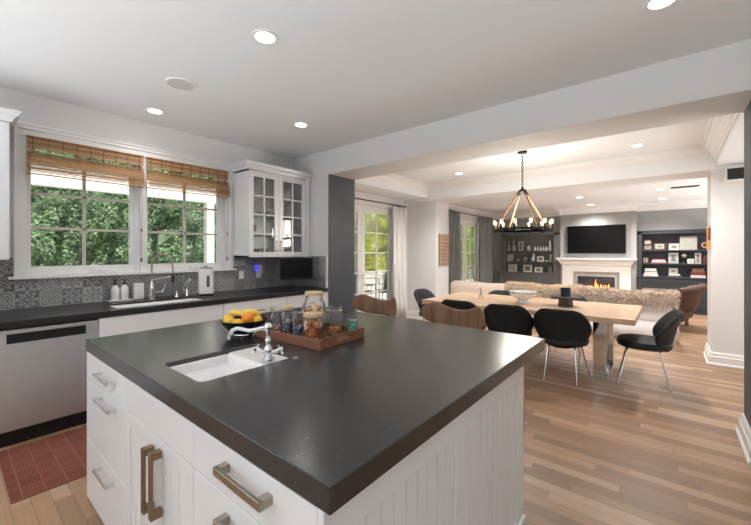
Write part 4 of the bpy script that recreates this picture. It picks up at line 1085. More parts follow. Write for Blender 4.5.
# ------------------------------------------------------------------ curtains
def drape(y0, y1, x, zt, folds, m, t, name='panel', amp=.04):
    bm = BM(); n = folds*10; rows = 8; g = []
    for i in range(n+1):
        col = []
        for j in range(rows):
            f = j/(rows-1); ph = 2*PI*folds*i/n; sp = 1+.0*f
            col.append(bm.verts.new((x+amp*(.55+.45*f)*math.sin(ph+.3*math.sin(i*.31))+.008*math.sin(i*.9+j), y0+(y1-y0)*i/n+.012*math.sin(ph*2+f), zt-(zt-.015)*f)))
        g.append(col)
    for i in range(n):
        for j in range(rows-1): bm.faces.new([g[i][j], g[i+1][j], g[i+1][j+1], g[i][j+1]])
    return obj(name, bm, m, t, smooth=True, solid=.004)
t = thing('white_curtain', 'floor-length white curtain drawn beside the dining room garden doors', 'curtain', (-4.25, 5.97, 0), world=True)
drape(5.72, 6.17, -4.26, 2.33, 5, M['curtw'], t)
bm = BM()
for i in range(6): tube(bm, [(-4.27+.016*math.cos(a*PI/6), 5.74+i*.08, 2.35+.016*math.sin(a*PI/6)) for a in range(12)], .003, 6, close=True)
obj('rings', bm, M['darkmet'], t)
def rod(y0, y1, z, label, x=-4.27):
    t = thing('curtain_rod', label, 'curtain rod', (x, (y0+y1)/2, z), world=True)
    bm = BM(); tube(bm, [(x, y0, z), (x, y1, z)], .011, 10); obj('pole', bm, M['darkmet'], t, smooth=True)
    bm = BM()
    for y in (y0+.15, y1-.1): tube(bm, [(XD, y, z), (x, y, z)], .007, 8); box(bm, XD, XD+.006, y-.015, y+.015, z-.03, z+.03)
    obj('bracket', bm, M['darkmet'], t)
    bm = BM(); blob(bm, (x, y0, z), .018); blob(bm, (x, y1, z), .018); obj('finial', bm, M['darkmet'], t, smooth=True)
rod(4.2, 6.17, 2.365, 'dark curtain rod above the dining room garden doors')
rod(8.0, 10.95, 2.46, 'dark curtain rod above the living room garden doors')
for (a, b, lb) in ((8.05, 8.7, 'grey floor-length curtain left of the living room garden doors'), (9.95, 10.9, 'grey floor-length curtain right of the living room garden doors')):
    t = thing('grey_curtain', lb, 'curtain', (-4.25, (a+b)/2, 0), group='grey living room curtains', world=True)
    drape(a, b, -4.26, 2.43, 6, M['curtg'], t)
    bm = BM()
    for i in range(7): tube(bm, [(-4.27+.016*math.cos(q*PI/6), a+.03+i*(b-a-.06)/6, 2.447+.016*math.sin(q*PI/6)) for q in range(12)], .003, 6, close=True)
    obj('rings', bm, M['darkmet'], t)

# wall art on the pier side, hanging bracket ornament on the right pier
t = thing('wood_wall_art', 'slatted tan wooden sign hanging on the white pier', 'wall art', (-3.70, 6.76, 1.13), world=True)
bm = BM()
for i in range(9): box(bm, -3.698, -3.675, 6.56, 6.95, 1.14+i*.073, 1.14+i*.073+.067)
obj('boards', bm, M['artwood'], t, bev=.002)
bm = BM()
for i in range(8): box(bm, -3.676, -3.673, 6.60, 6.91-.02*(i % 3), 1.165+i*.073, 1.172+i*.073)
obj('lettering', bm, M['stoolwood'], t)
bm = BM(); box(bm, -3.699, -3.68, 6.55, 6.56, 1.13, 1.8); box(bm, -3.699, -3.68, 6.95, 6.96, 1.13, 1.8); obj('frame', bm, M['traywood'], t)
t = thing('copper_hook', 'copper-coloured wooden plaque with a ring on the right pier corner', 'wall hook', (.403, 6.35, 1.46), world=True)
cop = mat('copper toned wood', (214, 160, 118), .4, noise=.15)
bm = BM(); box(bm, .365, .402, 6.22, 6.34, 1.45, 1.75); obj('plaque', bm, cop, t, bev=.003)
bm = BM(); box(bm, .36, .365, 6.25, 6.31, 1.57, 1.73); box(bm, .372, .394, 6.215, 6.22, 1.57, 1.73); obj('inlay', bm, M['traywood'], t)
bm = BM(); tube(bm, [(.345+.025*math.cos(a*PI/8), 6.27, 1.51+.03*math.sin(a*PI/8)) for a in range(16)], .007, 8, close=True); obj('ring', bm, cop, t, smooth=True)

# ------------------------------------------------------------------ sofa with throws
t = thing('sofa', 'long white slipcovered sofa seen from behind between dining table and fireplace', 'sofa', (-1.85, 7.7, 0), world=True)
bm = BM()
def wavy_box(bm, x0, x1, y0, y1, z0, z1, n, amp):
    """box whose long vertical faces ripple like loose cloth"""
    for s, y in ((-1, y0), (1, y1)):
        pass
    a = []
    for i in range(n+1):
        f = i/n; a.append((x0+(x1-x0)*f, y0+amp*math.sin(i*2.1)*.6+R.uniform(-amp, amp)*.3))
    poly = a+[(x1, y1), (x0, y1)]
    prism(bm, poly, z0, z1)
wavy_box(bm, -3.72, .05, 7.22, 8.15, .03, .42, 40, .006); obj('base', bm, M['sofa'], t, bev=.02)
bm = BM(); box(bm, -3.7, .04, 7.2, 7.45, .3, .69); obj('backrest', bm, M['sofa'], t, bev=.06, bseg=4, smooth=True)
for nm, (a, b) in (('arm', (-3.72, -3.45)), ('arm', (-.22, .05))):
    bm = BM(); box(bm, a, b, 7.25, 8.15, .2, .62); obj(nm, bm, M['sofa'], t, bev=.05, bseg=4, smooth=True)
for i in range(3):
    bm = BM(); x = -3.43+i*1.05; box(bm, x, x+1.04, 7.45, 8.12, .42, .56); obj('seat_cushion', bm, M['sofa'], t, bev=.04, bseg=3, smooth=True)
bm = BM(); n = 60; g = []
for i in range(n+1):
    x = -3.73+3.81*i/n; k = .012*math.sin(i*2.2)
    g.append([bm.verts.new((x, 7.21-k*.3, .3)), bm.verts.new((x, 7.18-k, .012))])
for i in range(n): bm.faces.new([g[i][0], g[i+1][0], g[i+1][1], g[i][1]])
obj('skirt', bm, M['sofa'], t, smooth=True, solid=.006)

def draped(x0, x1, y0, y1, ztop, dn_front, dn_back, nx, jitter, wave):
    """cloth laid over a back: front edge hangs at y0, back edge at y1"""
    prof = [(y0-.03, ztop-dn_front), (y0-.035, ztop-dn_front*.5), (y0-.02, ztop-.03), (y0+.03, ztop), ((y0+y1)/2, ztop+.015), (y1-.03, ztop), (y1+.025, ztop-.04), (y1+.03, ztop-dn_back)]
    bm = BM(); g = []
    for i in range(nx+1):
        f = i/nx; x = x0+(x1-x0)*f; dz = wave*math.sin(i*.35)+wave*.6*math.sin(i*.8+1)
        g.append([bm.verts.new((x, y+R.uniform(-jitter, jitter), z+dz*(1 if z > ztop-.05 else .6)+R.uniform(-jitter, jitter))) for y, z in prof])
    for i in range(nx):
        for j in range(len(prof)-1): bm.faces.new([g[i][j], g[i+1][j], g[i+1][j+1], g[i][j+1]])
    return bm, g
bm, g = draped(-3.76, -1.9, 7.2, 7.45, .755, .40, .3, 30, .006, .008)
o = obj('quilt_throw', bm, M['quilt'], smooth=True, solid=.02, sub=1, origin=(-2.85, 7.3, .5)); tag(o, 'cream quilted throw over the left half of the white sofa back', 'throw')
def fur(x0, x1, ztop, drop, label, mats, n, seed, tail=False):
    rr = random.Random(seed)
    bm, g = draped(x0, x1, 7.17, 7.48, ztop, drop, .2, 24, .01, .012)
    pts = [Vector(v.co) for row in g for v in row]
    t = thing('fur_throw', label, 'throw', ((x0+x1)/2, 7.3, ztop), group='fur throws along the sofa back', world=True)
    h = BM()
    for k in range(n):
        i = rr.randrange(24); j = rr.choices(range(7), (6, 6, 5, 4, 4, 3, 1))[0]
        a, b, c, d = g[i][j].co, g[i+1][j].co, g[i+1][j+1].co, g[i][j+1].co
        u, v = rr.random(), rr.random()
        p = a.lerp(b, u).lerp(d.lerp(c, u), v)
        nrm = (b-a).cross(d-a).normalized(); 
        if nrm.y > 0 and j < 4: nrm = -nrm
        if j >= 4 and nrm.z < 0: nrm = -nrm
        L = rr.uniform(.035, .07); dirv = (nrm*.7+Vector((rr.uniform(-.6,.6), rr.uniform(-.2,.2), rr.uniform(-.9, .1 if j < 3 else .5)))).normalized()
        wv = Vector((rr.uniform(-1,1), rr.uniform(-.3,.3), rr.uniform(-.3,.3))).normalized()*.006
        q = p+dirv*L+Vector((0,0,-.012))
        v0, v1, v2, v3 = h.verts.new(p-wv), h.verts.new(p+wv), h.verts.new(p+dirv*L*.6+wv*.7), h.verts.new(q)
        h.faces.new([v0, v1, v2, v3]).material_index = rr.choices(range(len(mats)), (3, 3, 2)[:len(mats)])[0]
    obj('hide', bm, mats[0], t, smooth=True, solid=.01)
    o = obj('pile', h, mats, t, recalc=False); o['kind'] = 'stuff'
f1 = mat('fur tan', (216, 196, 176), .95, noise=.12, nscale=5); f2 = mat('fur cream', (234, 220, 204), .95, noise=.1, nscale=5); f3 = mat('fur brown', (184, 160, 142), .95, noise=.12, nscale=5)
fur(-2.55, -1.2, .765, .17, 'golden tan shaggy fur throw in the middle of the sofa back', [mat('fur gold', (222, 198, 162), .95, noise=.12, nscale=5), f2, f1], 8000, 3)
fur(-1.25, .10, .75, .18, 'grey brown shaggy fur throw over the right end of the sofa back', [f1, f2, f3], 9000, 4)

t = thing('fringed_throw', 'white fringed throw hanging over the right end of the sofa', 'throw', (.1, 7.4, .1), world=True)
bm = BM(); g3 = []
for i in range(15):
    y = 7.19+.32*i/14
    g3.append([bm.verts.new((.075+.012*math.sin(i*1.7)+.02*k/5, y+.006*math.sin(k+i), .70-.58*k/5)) for k in range(6)])
for i in range(14):
    for k in range(5): bm.faces.new([g3[i][k], g3[i+1][k], g3[i+1][k+1], g3[i][k+1]])
obj('cloth', bm, M['sofa'], t, smooth=True, solid=.008)
bm = BM()
for i in range(22):
    y = 7.195+.31*i/21; box(bm, .09, .096, y-.004, y+.004, .03+R.uniform(0,.02), .125)
obj('fringe', bm, M['sofa'], t)
# ------------------------------------------------------------------ fireplace
t = thing('fireplace', 'white mantel fireplace with stone surround and glass-fronted gas fire under the television', 'fireplace', (-1.52, 10.95, 0), world=True)
FYw = 10.95
bm = BM()
box(bm, -2.29, -2.02, 10.83, FYw, .14, .9); box(bm, -.98, -.75, 10.83, FYw, .14, .9); box(bm, -2.29, -.75, 10.83, FYw, .9, 1.08)
box(bm, -2.31, -2.0, 10.81, FYw, 0, .14); box(bm, -1.0, -.73, 10.81, FYw, 0, .14)
mp = [(0, 0), (.03, 0), (.03, .03), (.05, .05), (.06, .08), (.09, .11), (.115, .125), (.115, .145), (0, .145)]
profile_run(bm, mp, (-2.29, 10.83, 1.08), (-.75, 10.83, 1.08), (0,-1,0), -1, -1)
profile_run(bm, mp, (-2.29, 10.83, 1.08), (-2.29, FYw, 1.08), (-1,0,0), -1, 0)
profile_run(bm, mp, (-.75, 10.83, 1.08), (-.75, FYw, 1.08), (1,0,0), -1, 0)
box(bm, -2.42, -.62, 10.70, FYw, 1.225, 1.26)
obj('mantel', bm, M['trim'], t, bev=.003)
bm = BM(); box(bm, -2.02, -1.96, 10.87, FYw, 0, .9); box(bm, -1.04, -.98, 10.87, FYw, 0, .9); box(bm, -1.96, -1.04, 10.87, FYw, .82, .9); box(bm, -1.96, -1.04, 10.87, FYw, 0, .34); obj('stone_surround', bm, M['stone'], t)
bm = BM(); box(bm, -1.96, -1.92, 10.85, FYw, .34, .82); box(bm, -1.08, -1.04, 10.85, FYw, .34, .82); box(bm, -1.92, -1.08, 10.85, FYw, .78, .82); box(bm, -1.92, -1.08, 10.85, FYw, .34, .39); obj('steel_frame', bm, M['steel'], t)
bm = BM(); box(bm, -1.92, -1.08, 10.935, 10.948, .39, .78); obj('firebox', bm, mat('firebox black', (44, 46, 50), .5, noise=.2), t)
bm = BM()
for k in range(11):
    x = -1.82+.06*k+R.uniform(-.015, .015); hgt = R.uniform(.09, .17)*(1.7 if k == 5 else 1)
    lathe(bm, [(0,0),(.014,.01),(.018,hgt*.3),(.009,hgt*.7),(0,hgt)], (x, 10.9, .43), 8)
fl = obj('flames', bm, M['flame'], t, smooth=True)
bm = BM(); box(bm, -1.9, -1.1, 10.875, 10.93, .39, .43); obj('ember_bed', bm, M['black'], t)
bm = BM(); box(bm, -1.92, -1.08, 10.862, 10.866, .39, .78); obj('glass_front', bm, M['glass'], t)
t = thing('television', 'large black flat television on the grey chimney breast above the mantel', 'television', (-1.51, 10.95, 1.38), world=True)
bm = BM(); box(bm, -2.17, -.85, 10.88, 10.93, 1.38, 2.12); obj('frame', bm, M['black'], t, bev=.004)
bm = BM(); box(bm, -2.155, -.865, 10.877, 10.88, 1.40, 2.105); obj('screen', bm, M['screen'], t)
bm = BM(); box(bm, -1.7, -1.3, 10.93, 10.949, 1.6, 1.9); obj('mount', bm, M['black'], t)

# ------------------------------------------------------------------ bookcases
def bookcase(x0, x1, zt, zs, m, label, bx0, bx1, stile, ndoors):
    t = thing('bookcase', label, 'bookcase', ((x0+x1)/2, 11.0, 0), world=True)
    y0, y1 = 10.96, 11.198
    bm = BM()
    box(bm, x0, x0+stile[0], y0, y1, .79, zt); box(bm, x1-stile[1], x1, y0, y1, .79, zt); box(bm, x0, x1, y0, y1, zt-.055, zt)
    box(bm, x0, x1, y1-.02, y1, .79, zt-.05); box(bm, x0-.01, x1+.01, y0-.015, y1, zt, zt+.03)
    obj('upper_frame', bm, m, t, bev=.003)
    for z in zs:
        bm = BM(); box(bm, x0+stile[0], x1-stile[1], y0+.01, y1-.02, z-.028, z); obj('shelf', bm, m, t)
    bm = BM(); box(bm, bx0, bx1, y0-.05, y1, .0, .80); box(bm, bx0-.01, bx1+.01, y0-.075, y1, .80, .83); obj('base_body', bm, m, t, bev=.002)
    k = (bx1-bx0-.06)/ndoors
    for i in range(ndoors):
        bm = BM(); a = bx0+.03+i*k; panel_front(bm, a+.006, a+k-.006, .12, .76, y0-.05, .018, 'x', -1, .07); d = obj('door', bm, m, t, bev=.002)
        bm = BM(); kx = a+k-.05 if i % 2 == 0 else a+.05; blob(bm, (kx, y0-.085, .5), .015, sub=1); tube(bm, [(kx, y0-.068, .5), (kx, y0-.08, .5)], .006, 6); obj('knob', bm, M['darkmet'], d, smooth=True)
    return t
ZL = (1.46, 1.145, .832); 
bookcase(-4.0, -2.365, 1.96, (1.46, 1.145), M['bookg'], 'grey built-in bookcase left of the fireplace', -4.1, -2.365, (.12, .17), 3)
bookcase(-.63, 1.4, 1.915, (1.47, 1.15), M['bookb'], 'dark blue black built-in bookcase right of the fireplace', -.63, 1.4, (.1, .12), 4)

wht = mat('white card', (206, 203, 196), .6, noise=.04); blk = mat('black frame wood', (30, 28, 28), .4, noise=.1); brn = mat('brown frame wood', (92, 60, 44), .5, noise=.15)
sil = mat('silver frame', (176, 176, 174), .35, .6, noise=.1); photo = mat('photo print', (112, 106, 100), .5, noise=.6, nscale=30); cream = mat('cream print', (160, 160, 148), .6, noise=.12, nscale=20)
def px_x(px, y=11.0):
    u = (px-375.5)/357.7; s, c = .6358, .7719
    return y*(-s+u*c)/(c+u*s)
def pframe(p0, p1, zb, h, m_, inner, label, grp, bw=.022):
    xa, xb = px_x(p0), px_x(p1); wv = xb-xa
    t = thing('picture_frame', label, 'picture frame', ((xa+xb)/2, 11.02, zb+.001), group=grp)
    lean = Matrix.Rotation(math.radians(-9), 4, 'X')
    bm = BM(); hw = wv/2
    box(bm, -hw, hw, 0, .015, 0, bw, lean); box(bm, -hw, hw, 0, .015, h-bw, h, lean); box(bm, -hw, -hw+bw, 0, .015, bw, h-bw, lean); box(bm, hw-bw, hw, 0, .015, bw, h-bw, lean)
    obj('frame', bm, m_, t)
    bm = BM(); box(bm, -hw+bw, hw-bw, .004, .012, bw, h-bw, lean); obj('mount', bm, mat('off white mat board', (166, 162, 156), .7, noise=.03), t)
    bm = BM(); q = min(.03, hw*.3); box(bm, -hw+bw+q, hw-bw-q, .001, .004, bw+q, h-bw-q, lean); obj('picture', bm, inner, t)
def bookstack(p0, p1, zb, hs, cols, where, grp):
    xa, xb = px_x(p0), px_x(p1); z = zb+.001
    for i, (h, c) in enumerate(zip(hs, cols)):
        ins = R.uniform(0, .02)+i*.008
        nm = ['lowest', 'second up', 'third up', 'fourth up', 'fifth up'][i]
        if i == len(hs)-1 and i > 0: nm = 'topmost'
        t = thing('book', '%s book, %s in the stack %s' % (c[1], nm, where), 'book', ((xa+xb)/2, 11.055, z), R.uniform(-.03, .03), grp)
        hw = (xb-xa)/2-ins
        bm = BM(); box(bm, -hw, hw, -.075, .10, 0, .004); box(bm, -hw, hw, -.075, .10, h-.004, h); box(bm, -hw, hw, -.08, -.075, 0, h); obj('cover', bm, mat('book '+c[1], c[0], .6, noise=.1), t)
        bm = BM(); box(bm, -hw+.006, hw-.006, -.074, .095, .004, h-.004); obj('pages', bm, wht, t)
        z += h+.0005
g = 'frames and ornaments in the left bookcase'
z1, z2, z3 = 1.46, 1.145, .83
for (p, lb) in ((508, 'clear decanter at the left end of the left bookcase top shelf'), (513, 'clear decanter with stopper second on the left bookcase top shelf')):
    t = thing('decanter', lb, 'decanter', (px_x(p), 11.06, z1+.001), group='decanters on the left bookcase top shelf')
    bm = BM(); lathe(bm, [(0,0),(.06,0),(.065,.02),(.05,.1),(.018,.2),(.016,.25),(.012,.25),(.014,.2),(.044,.1),(.058,.02),(0,.01)], n=20); obj('glass_body', bm, mat('smoky decanter glass', (150, 152, 150), .15, noise=.1), t, smooth=True)
    bm = BM(); blob(bm, (0,0,.275), .02, (1,1,1.3)); obj('stopper', bm, sil, t, smooth=True)
pframe(518, 523, z1, .28, sil, photo, 'tall narrow silver frame beside the decanters on the left bookcase', g, .015)
bm = BM(); lathe(bm, [(0,0),(.04,0),(.055,.05),(.05,.1),(.03,.13),(.032,.145),(0,.145)], n=18); lone('round_vase', bm, sil, (px_x(528), 11.06, z1+.001), 'small round grey vase in the middle of the left bookcase top shelf', 'vase', g, smooth=True)
ords = ['first', 'second', 'third', 'fourth', 'fifth']
for i in range(5):
    bm = BM(); lathe(bm, [(0,0),(.028,0),(.03,.01),(.03,.07),(.012,.1),(.012,.13),(0,.13)], n=14); lone('white_bottle', bm, wht, (px_x(534.4+2.9*i), 11.06, z1+.001), '%s from the left in the row of five small white bottles on the left bookcase' % ords[i], 'bottle', 'row of small white bottles', smooth=True)
bm = BM(); lathe(bm, [(0,0),(.035,0),(.04,.05),(.035,.2),(.022,.26),(.024,.29),(0,.29)], n=18); lone('tall_vase', bm, wht, (px_x(549.5), 11.06, z1+.001), 'tall slim white vase at the right end of the left bookcase top shelf', 'vase', g, smooth=True)
pframe(507, 513, z2, .2, sil, cream, 'silver frame at the left of the left bookcase middle shelf', g)
bm = BM(); lathe(bm, bowl_prof(.055, .06), n=18); lone('small_bowl', bm, crockg, (px_x(517), 11.06, z2+.001), 'small grey bowl on the left bookcase middle shelf', 'bowl', g, smooth=True)
pframe(523, 528, z2, .15, blk, photo, 'small black frame on the left bookcase middle shelf', g)
t = thing('figurine', 'white seated figurine on the left bookcase middle shelf', 'figurine', (px_x(532.5), 11.06, z2+.001), group=g)
bm = BM(); blob(bm, (0,0,.06), .06, (.8,.8,1)); blob(bm, (.012,0,.13), .045, (.8,.8,1.2)); blob(bm, (.02,0,.2), .032); obj('body', bm, wht, t, smooth=True)
pframe(537, 543.6, z2, .15, wht, photo, 'white framed landscape photo on the left bookcase middle shelf', g)
bm = BM(); lathe(bm, bowl_prof(.045, .04), n=16); lone('small_bowl', bm, crock, (px_x(546), 11.06, z2+.001), 'small white dish beside the white framed landscape photo', 'bowl', g, smooth=True)
t = thing('letter_ornament', 'white block letter ornament at the right of the left bookcase middle shelf', 'ornament', (px_x(551), 11.06, z2+.001), group=g)
bm = BM(); box(bm, -.045, -.015, -.02, .02, 0, .2); box(bm, -.015, .04, -.02, .02, .17, .2); box(bm, -.015, .03, -.02, .02, .09, .12); obj('letter', bm, wht, t)
pframe(508, 516.5, z3, .21, wht, cream, 'white framed print at the left of the left bookcase lowest shelf', g)
pframe(523, 531.5, z3, .21, wht, photo, 'white framed photo in the middle of the left bookcase lowest shelf', g)
pframe(534.5, 542, z3, .15, wht, photo, 'small white framed photo right of centre on the left bookcase lowest shelf', g)
bm = BM(); lathe(bm, [(0,0),(.04,0),(.045,.04),(.025,.1),(.028,.11),(0,.11)], n=16); lone('round_vase', bm, blk, (px_x(545.5), 11.06, z3+.001), 'small dark vase on the left bookcase lowest shelf', 'vase', g, smooth=True)
pframe(548, 552, z3, .19, mat('blue frame', (70, 84, 110), .5, noise=.1), photo, 'blue grey frame at the right end of the left bookcase lowest shelf', g, .015)

g = 'frames and ornaments in the right bookcase'
z1, z2, z3 = 1.47, 1.15, .83
pframe(643.7, 652, z1, .12, brn, photo, 'brown framed photo, lower of two stacked at the right bookcase corner', g)
pframe(643.9, 651.6, z1+.125, .12, brn, cream, 'brown framed print, upper of two stacked at the right bookcase corner', g)
pframe(654, 665.5, z1, .17, brn, photo, 'brown framed photo on the right bookcase top shelf', g, .03)
pframe(669, 679.4, z1, .15, wht, photo, 'white double photo frame on the right bookcase top shelf', g)
pframe(680, 697.4, z1, .32, cream, cream, 'large cream framed certificate on the right bookcase top shelf', g, .03)
pframe(643, 648.7, z2, .14, brn, photo, 'small brown frame at the left of the right bookcase middle shelf', g)
pk = ((176, 120, 130), 'dusty pink'); wb = ((214, 208, 202), 'white'); gy = ((150, 148, 146), 'grey'); rd_ = ((116, 50, 48), 'dark red'); br_ = ((104, 84, 70), 'brown')
bookstack(651, 667, z2, (.035, .03, .03), (pk, wb, pk), 'on the right bookcase middle shelf', 'books lying on the right bookcase middle shelf')
pframe(668.5, 678.6, z2, .255, sil, photo, 'silver framed portrait in the middle of the right bookcase middle shelf', g, .03)
t = thing('globe_ornament', 'dark pedestal ornament with pale ball on the right bookcase', 'ornament', (px_x(684.3), 11.06, z2+.001), group=g)
bm = BM(); lathe(bm, [(0,0),(.06,0),(.055,.015),(.02,.03),(.018,.09),(.04,.13),(0,.135)], n=18); obj('pedestal', bm, blk, t, smooth=True)
bm = BM(); blob(bm, (0,0,.18), .05); obj('ball', bm, cream, t, smooth=True)
pframe(687.5, 694, z2, .11, wht, cream, 'small white framed card on the right bookcase middle shelf', g)
pframe(695, 701.5, z2, .25, sil, photo, 'silver framed photo at the right of the right bookcase middle shelf', g)
bm = BM(); lathe(bm, [(0,0),(.04,0),(.06,.08),(.045,.18),(.05,.2),(0,.2)], n=18); lone('round_vase', bm, brn, (px_x(706), 11.06, z2+.001), 'brown vase at the visible right end of the right bookcase', 'vase', g, smooth=True)
bookstack(643, 658.7, z3, (.05, .045, .04, .045), (wb, wb, gy, wb), 'at the left of the right bookcase', 'books lying at the left of the lowest shelf')
bookstack(667.5, 681.7, z3, (.035, .03), (br_, wb), 'under a framed photo on the right bookcase', 'books lying at the middle of the lowest shelf')
pframe(669, 678, z3+.067, .14, sil, photo, 'silver framed photo standing on the middle book stack', g)
bookstack(689.7, 706.7, z3, (.055, .04, .04, .045, .03), (wb, rd_, rd_, br_, rd_), 'at the right end of the right bookcase', 'books lying at the right of the lowest shelf')

# ------------------------------------------------------------------ armchair
t = thing('armchair', 'worn brown leather rolled-arm armchair by the right bookcase', 'armchair', (-.12, 8.9, 0), math.radians(78))
t.scale = (1.1, 1.1, 1.06)
bm = BM(); box(bm, -.38, .38, -.36, .38, .14, .36); obj('base', bm, M['brown'], t, bev=.05, bseg=3, smooth=True)
bm = BM(); box(bm, -.26, .26, -.3, .4, .35, .47); obj('seat_cushion', bm, M['brown'], t, bev=.05, bseg=3, smooth=True)
bm = BM(); g2 = []
for i in range(13):
    u = i/12*2-1; a = u*1.0; row = []
    for j in range(7):
        f = j/6; r_ = .36+.03*f; row.append(bm.verts.new((math.sin(a)*r_*1.1, -.02-math.cos(a)*r_-.1*f, .3+.46*f*(1-.12*u*u))))
    g2.append(row)
for i in range(12):
    for j in range(6): bm.faces.new([g2[i][j], g2[i+1][j], g2[i+1][j+1], g2[i][j+1]])
bk = obj('backrest', bm, M['brown'], t, smooth=True, solid=.12, sub=1)
bm = BM(); tube(bm, [(math.sin(a)*.43, -.13-math.cos(a)*.41, .74-.07*abs(a)) for a in [x*.1-1.1 for x in range(23)]], .065, 12); obj('back_roll', bm, M['brown'], bk, smooth=True)
for s in (-1, 1):
    bm = BM(); box(bm, s*.28, s*.38, -.3, .36, .3, .56); tube(bm, [(s*.35, -.3, .57), (s*.36, .0, .565), (s*.36, .38, .56)], .075, 12); obj('arm', bm, M['brown'], t, bev=.01, smooth=True)
    for sy in (-1, 1):
        bm = BM(); lathe(bm, [(0,0),(.022,0),(.03,.05),(.022,.08),(.035,.15),(0,.15)], (s*.3, sy*.28, .001), 12); obj('leg', bm, M['stoolwood'], t, smooth=True)

# ------------------------------------------------------------------ outdoors
bm = BM(); box(bm, -16, -4.9, -6, 26, -.2, -.03); struct('ground', bm, M['concrete'])
def leafmat(name, c):
    m = bpy.data.materials.new(name); m.use_nodes = True; nt = m.node_tree; nt.nodes.clear()
    o = nt.nodes.new('ShaderNodeOutputMaterial'); mx = nt.nodes.new('ShaderNodeMixShader'); mx.inputs[0].default_value = .5
    d = nt.nodes.new('ShaderNodeBsdfDiffuse'); tr = nt.nodes.new('ShaderNodeBsdfTranslucent')
    n = nt.nodes.new('ShaderNodeTexNoise'); n.inputs['Scale'].default_value = 4
    cc = srgb(*c); col = mixc(nt, n.outputs[0], tuple(x*.8 for x in cc[:3])+(1,), tuple(min(1, x*1.2) for x in cc[:3])+(1,))
    nt.links.new(col, d.inputs[0]); nt.links.new(col, tr.inputs[0])
    nt.links.new(d.outputs[0], mx.inputs[1]); nt.links.new(tr.outputs[0], mx.inputs[2]); nt.links.new(mx.outputs[0], o.inputs[0])
    return m
def hedge(x, y0, y1, z0, z1, n, cols, label, size=.055, seed=1):
    rr = random.Random(seed)
    t = thing('hedge', label, 'hedge', (x, (y0+y1)/2, z0), group=None, world=True)
    bm = BM(); ny, nz = int((y1-y0)/.25), int((z1-z0)/.25); g = []
    for i in range(ny+1):
        g.append([bm.verts.new((x-.15+rr.uniform(-.1,.1), y0+(y1-y0)*i/ny, z0+(z1-z0)*j/nz)) for j in range(nz+1)])
    for i in range(ny):
        for j in range(nz): bm.faces.new([g[i][j], g[i+1][j], g[i+1][j+1], g[i][j+1]])
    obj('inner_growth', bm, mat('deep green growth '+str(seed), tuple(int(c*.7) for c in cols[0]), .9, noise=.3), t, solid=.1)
    h = BM()
    for k in range(n):
        cl = math.sin(k*12.9898)*.5
        y = rr.uniform(y0, y1); z = rr.uniform(z0, z1)
        bump = .16*math.sin(y*3.1+1.3*math.sin(z*2.3))*math.cos(z*3.7+y)+.08*math.sin(y*9)*math.sin(z*8.3)
        p = Vector((x+bump+rr.uniform(-.1, .12), y, z))
        rot = Euler((rr.uniform(-1.2,1.2), rr.uniform(-1.3,.6), rr.uniform(-1.2,1.2))).to_matrix()
        s = size*rr.uniform(.6, 1.3)
        q = [rot @ Vector(v) for v in ((0,-s,0),(0,-s*.1,s*.45),(0,s,0),(0,-s*.1,-s*.45))]
        h.faces.new([h.verts.new(p+v) for v in q]).material_index = rr.randrange(len(cols))
    ms = [leafmat('leaf %d %d' % (seed, i), c) for i, c in enumerate(cols)]
    o = obj('foliage', h, ms, t, recalc=False); o['kind'] = 'stuff'
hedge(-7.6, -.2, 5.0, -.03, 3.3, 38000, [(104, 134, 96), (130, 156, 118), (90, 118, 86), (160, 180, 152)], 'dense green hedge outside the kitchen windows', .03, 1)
hedge(-8.5, 7.6, 12.5, -.03, 4.2, 22000, [(232, 238, 120), (244, 244, 160), (196, 214, 96), (248, 246, 200)], 'yellow green hedge outside the dining room doors', .06, 2)
hedge(-8.6, 15.5, 21.5, -.03, 4.4, 9000, [(196, 222, 120), (222, 236, 164), (160, 190, 110)], 'bright green hedge outside the living room doors', .08, 3)
bm = BM(); box(bm, -8.2, -7.9, 7.4, 12.8, 0, .75); lone('garden_wall', bm, mat('white garden wall', (226, 224, 220), .8, noise=.04), (0,0,0), 'low white garden wall in front of the yellow green hedge', 'garden wall')
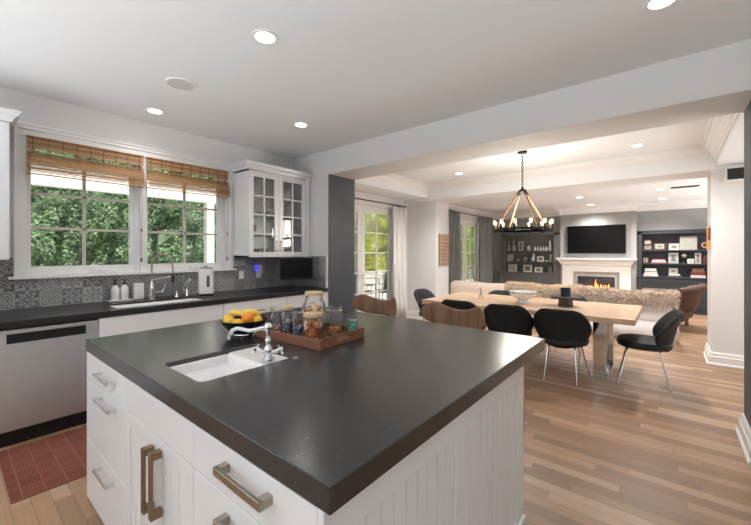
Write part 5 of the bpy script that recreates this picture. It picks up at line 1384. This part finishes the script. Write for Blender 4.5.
# patio cover and post outside the kitchen windows
t = thing('patio_cover', 'white patio roof with post outside the kitchen windows', 'patio cover', (-5.8, 2.4, 0), world=True)
for i in range(9): bm = BM(); box(bm, -7.3, -6.7, -.8+i*.7, -.72+i*.7, 2.45, 2.6); obj('rafter', bm, M['trim'], t)
bm = BM(); box(bm, -6.7, -6.55, -1.0, 5.2, 2.33, 2.62); obj('beam', bm, M['trim'], t)
bm = BM(); box(bm, -6.68, -6.55, 3.1, 3.23, -.03, 2.33); obj('post', bm, M['trim'], t)
bm = BM(); box(bm, -6.68, -6.55, -.6, -.47, -.03, 2.33); obj('post', bm, M['trim'], t)
# patio furniture seen through the dining doors
wm = mat('white powder coat', (228, 228, 228), .4, noise=.02)
t = thing('patio_table', 'white slatted patio table outside the dining room doors', 'table', (-6.6, 8.2, -.03))
bm = BM()
for i in range(7): box(bm, -.45, .45, -.6+i*.175, -.45+i*.175, .70, .73)
obj('tabletop', bm, wm, t)
for sx in (-1, 1):
    for sy in (-1, 1): bm = BM(); tube(bm, [(sx*.4, sy*.5, .7), (sx*.42, sy*.52, 0)], .02, 8); obj('leg', bm, wm, t)
def patio_chair():
    t = thing('patio_chair', '', 'chair', (0,0,0), group='patio chairs outside the dining room doors')
    bm = BM(); box(bm, -.28, .28, -.27, .27, .40, .44); obj('seat', bm, mat('blue grey sling', (120, 134, 150), .7, noise=.06), t)
    bm = BM(); mt = Matrix.Translation((0,-.27,.44)) @ Matrix.Rotation(math.radians(14), 4, 'X'); box(bm, -.27, .27, -.015, .015, 0, .5, mt); obj('backrest', bm, mat('blue grey sling', (120, 134, 150)), t)
    bm = BM()
    for s in (-1, 1):
        tube(bm, [(s*.29, .27, 0), (s*.29, .25, .62), (s*.29, -.28, .62), (s*.29, -.36, .95)], .014, 8); tube(bm, [(s*.29, -.25, .62), (s*.29, -.3, 0)], .014, 8)
    obj('frame', bm, wm, t, smooth=True)
    return t
pc = patio_chair(); pc.location = (-5.75, 7.55, -.03); pc.rotation_euler.z = math.radians(60); pc['label'] = 'patio chair with blue grey sling nearest the dining room doors'
p2 = copy_tree(pc); p2.location = (-6.3, 6.9, -.03); p2.rotation_euler.z = math.radians(10); p2['label'] = 'patio chair at the near end of the white patio table'
p3 = copy_tree(pc); p3.location = (-7.45, 8.5, -.03); p3.rotation_euler.z = math.radians(-80); p3['label'] = 'patio chair behind the white patio table by the hedge'
p4 = copy_tree(pc); p4.location = (-6.6, 14.2, -.03); p4.rotation_euler.z = math.radians(80); p4['label'] = 'patio chair on the paving outside the living room doors'; p4['group'] = 'patio chair by the living room'
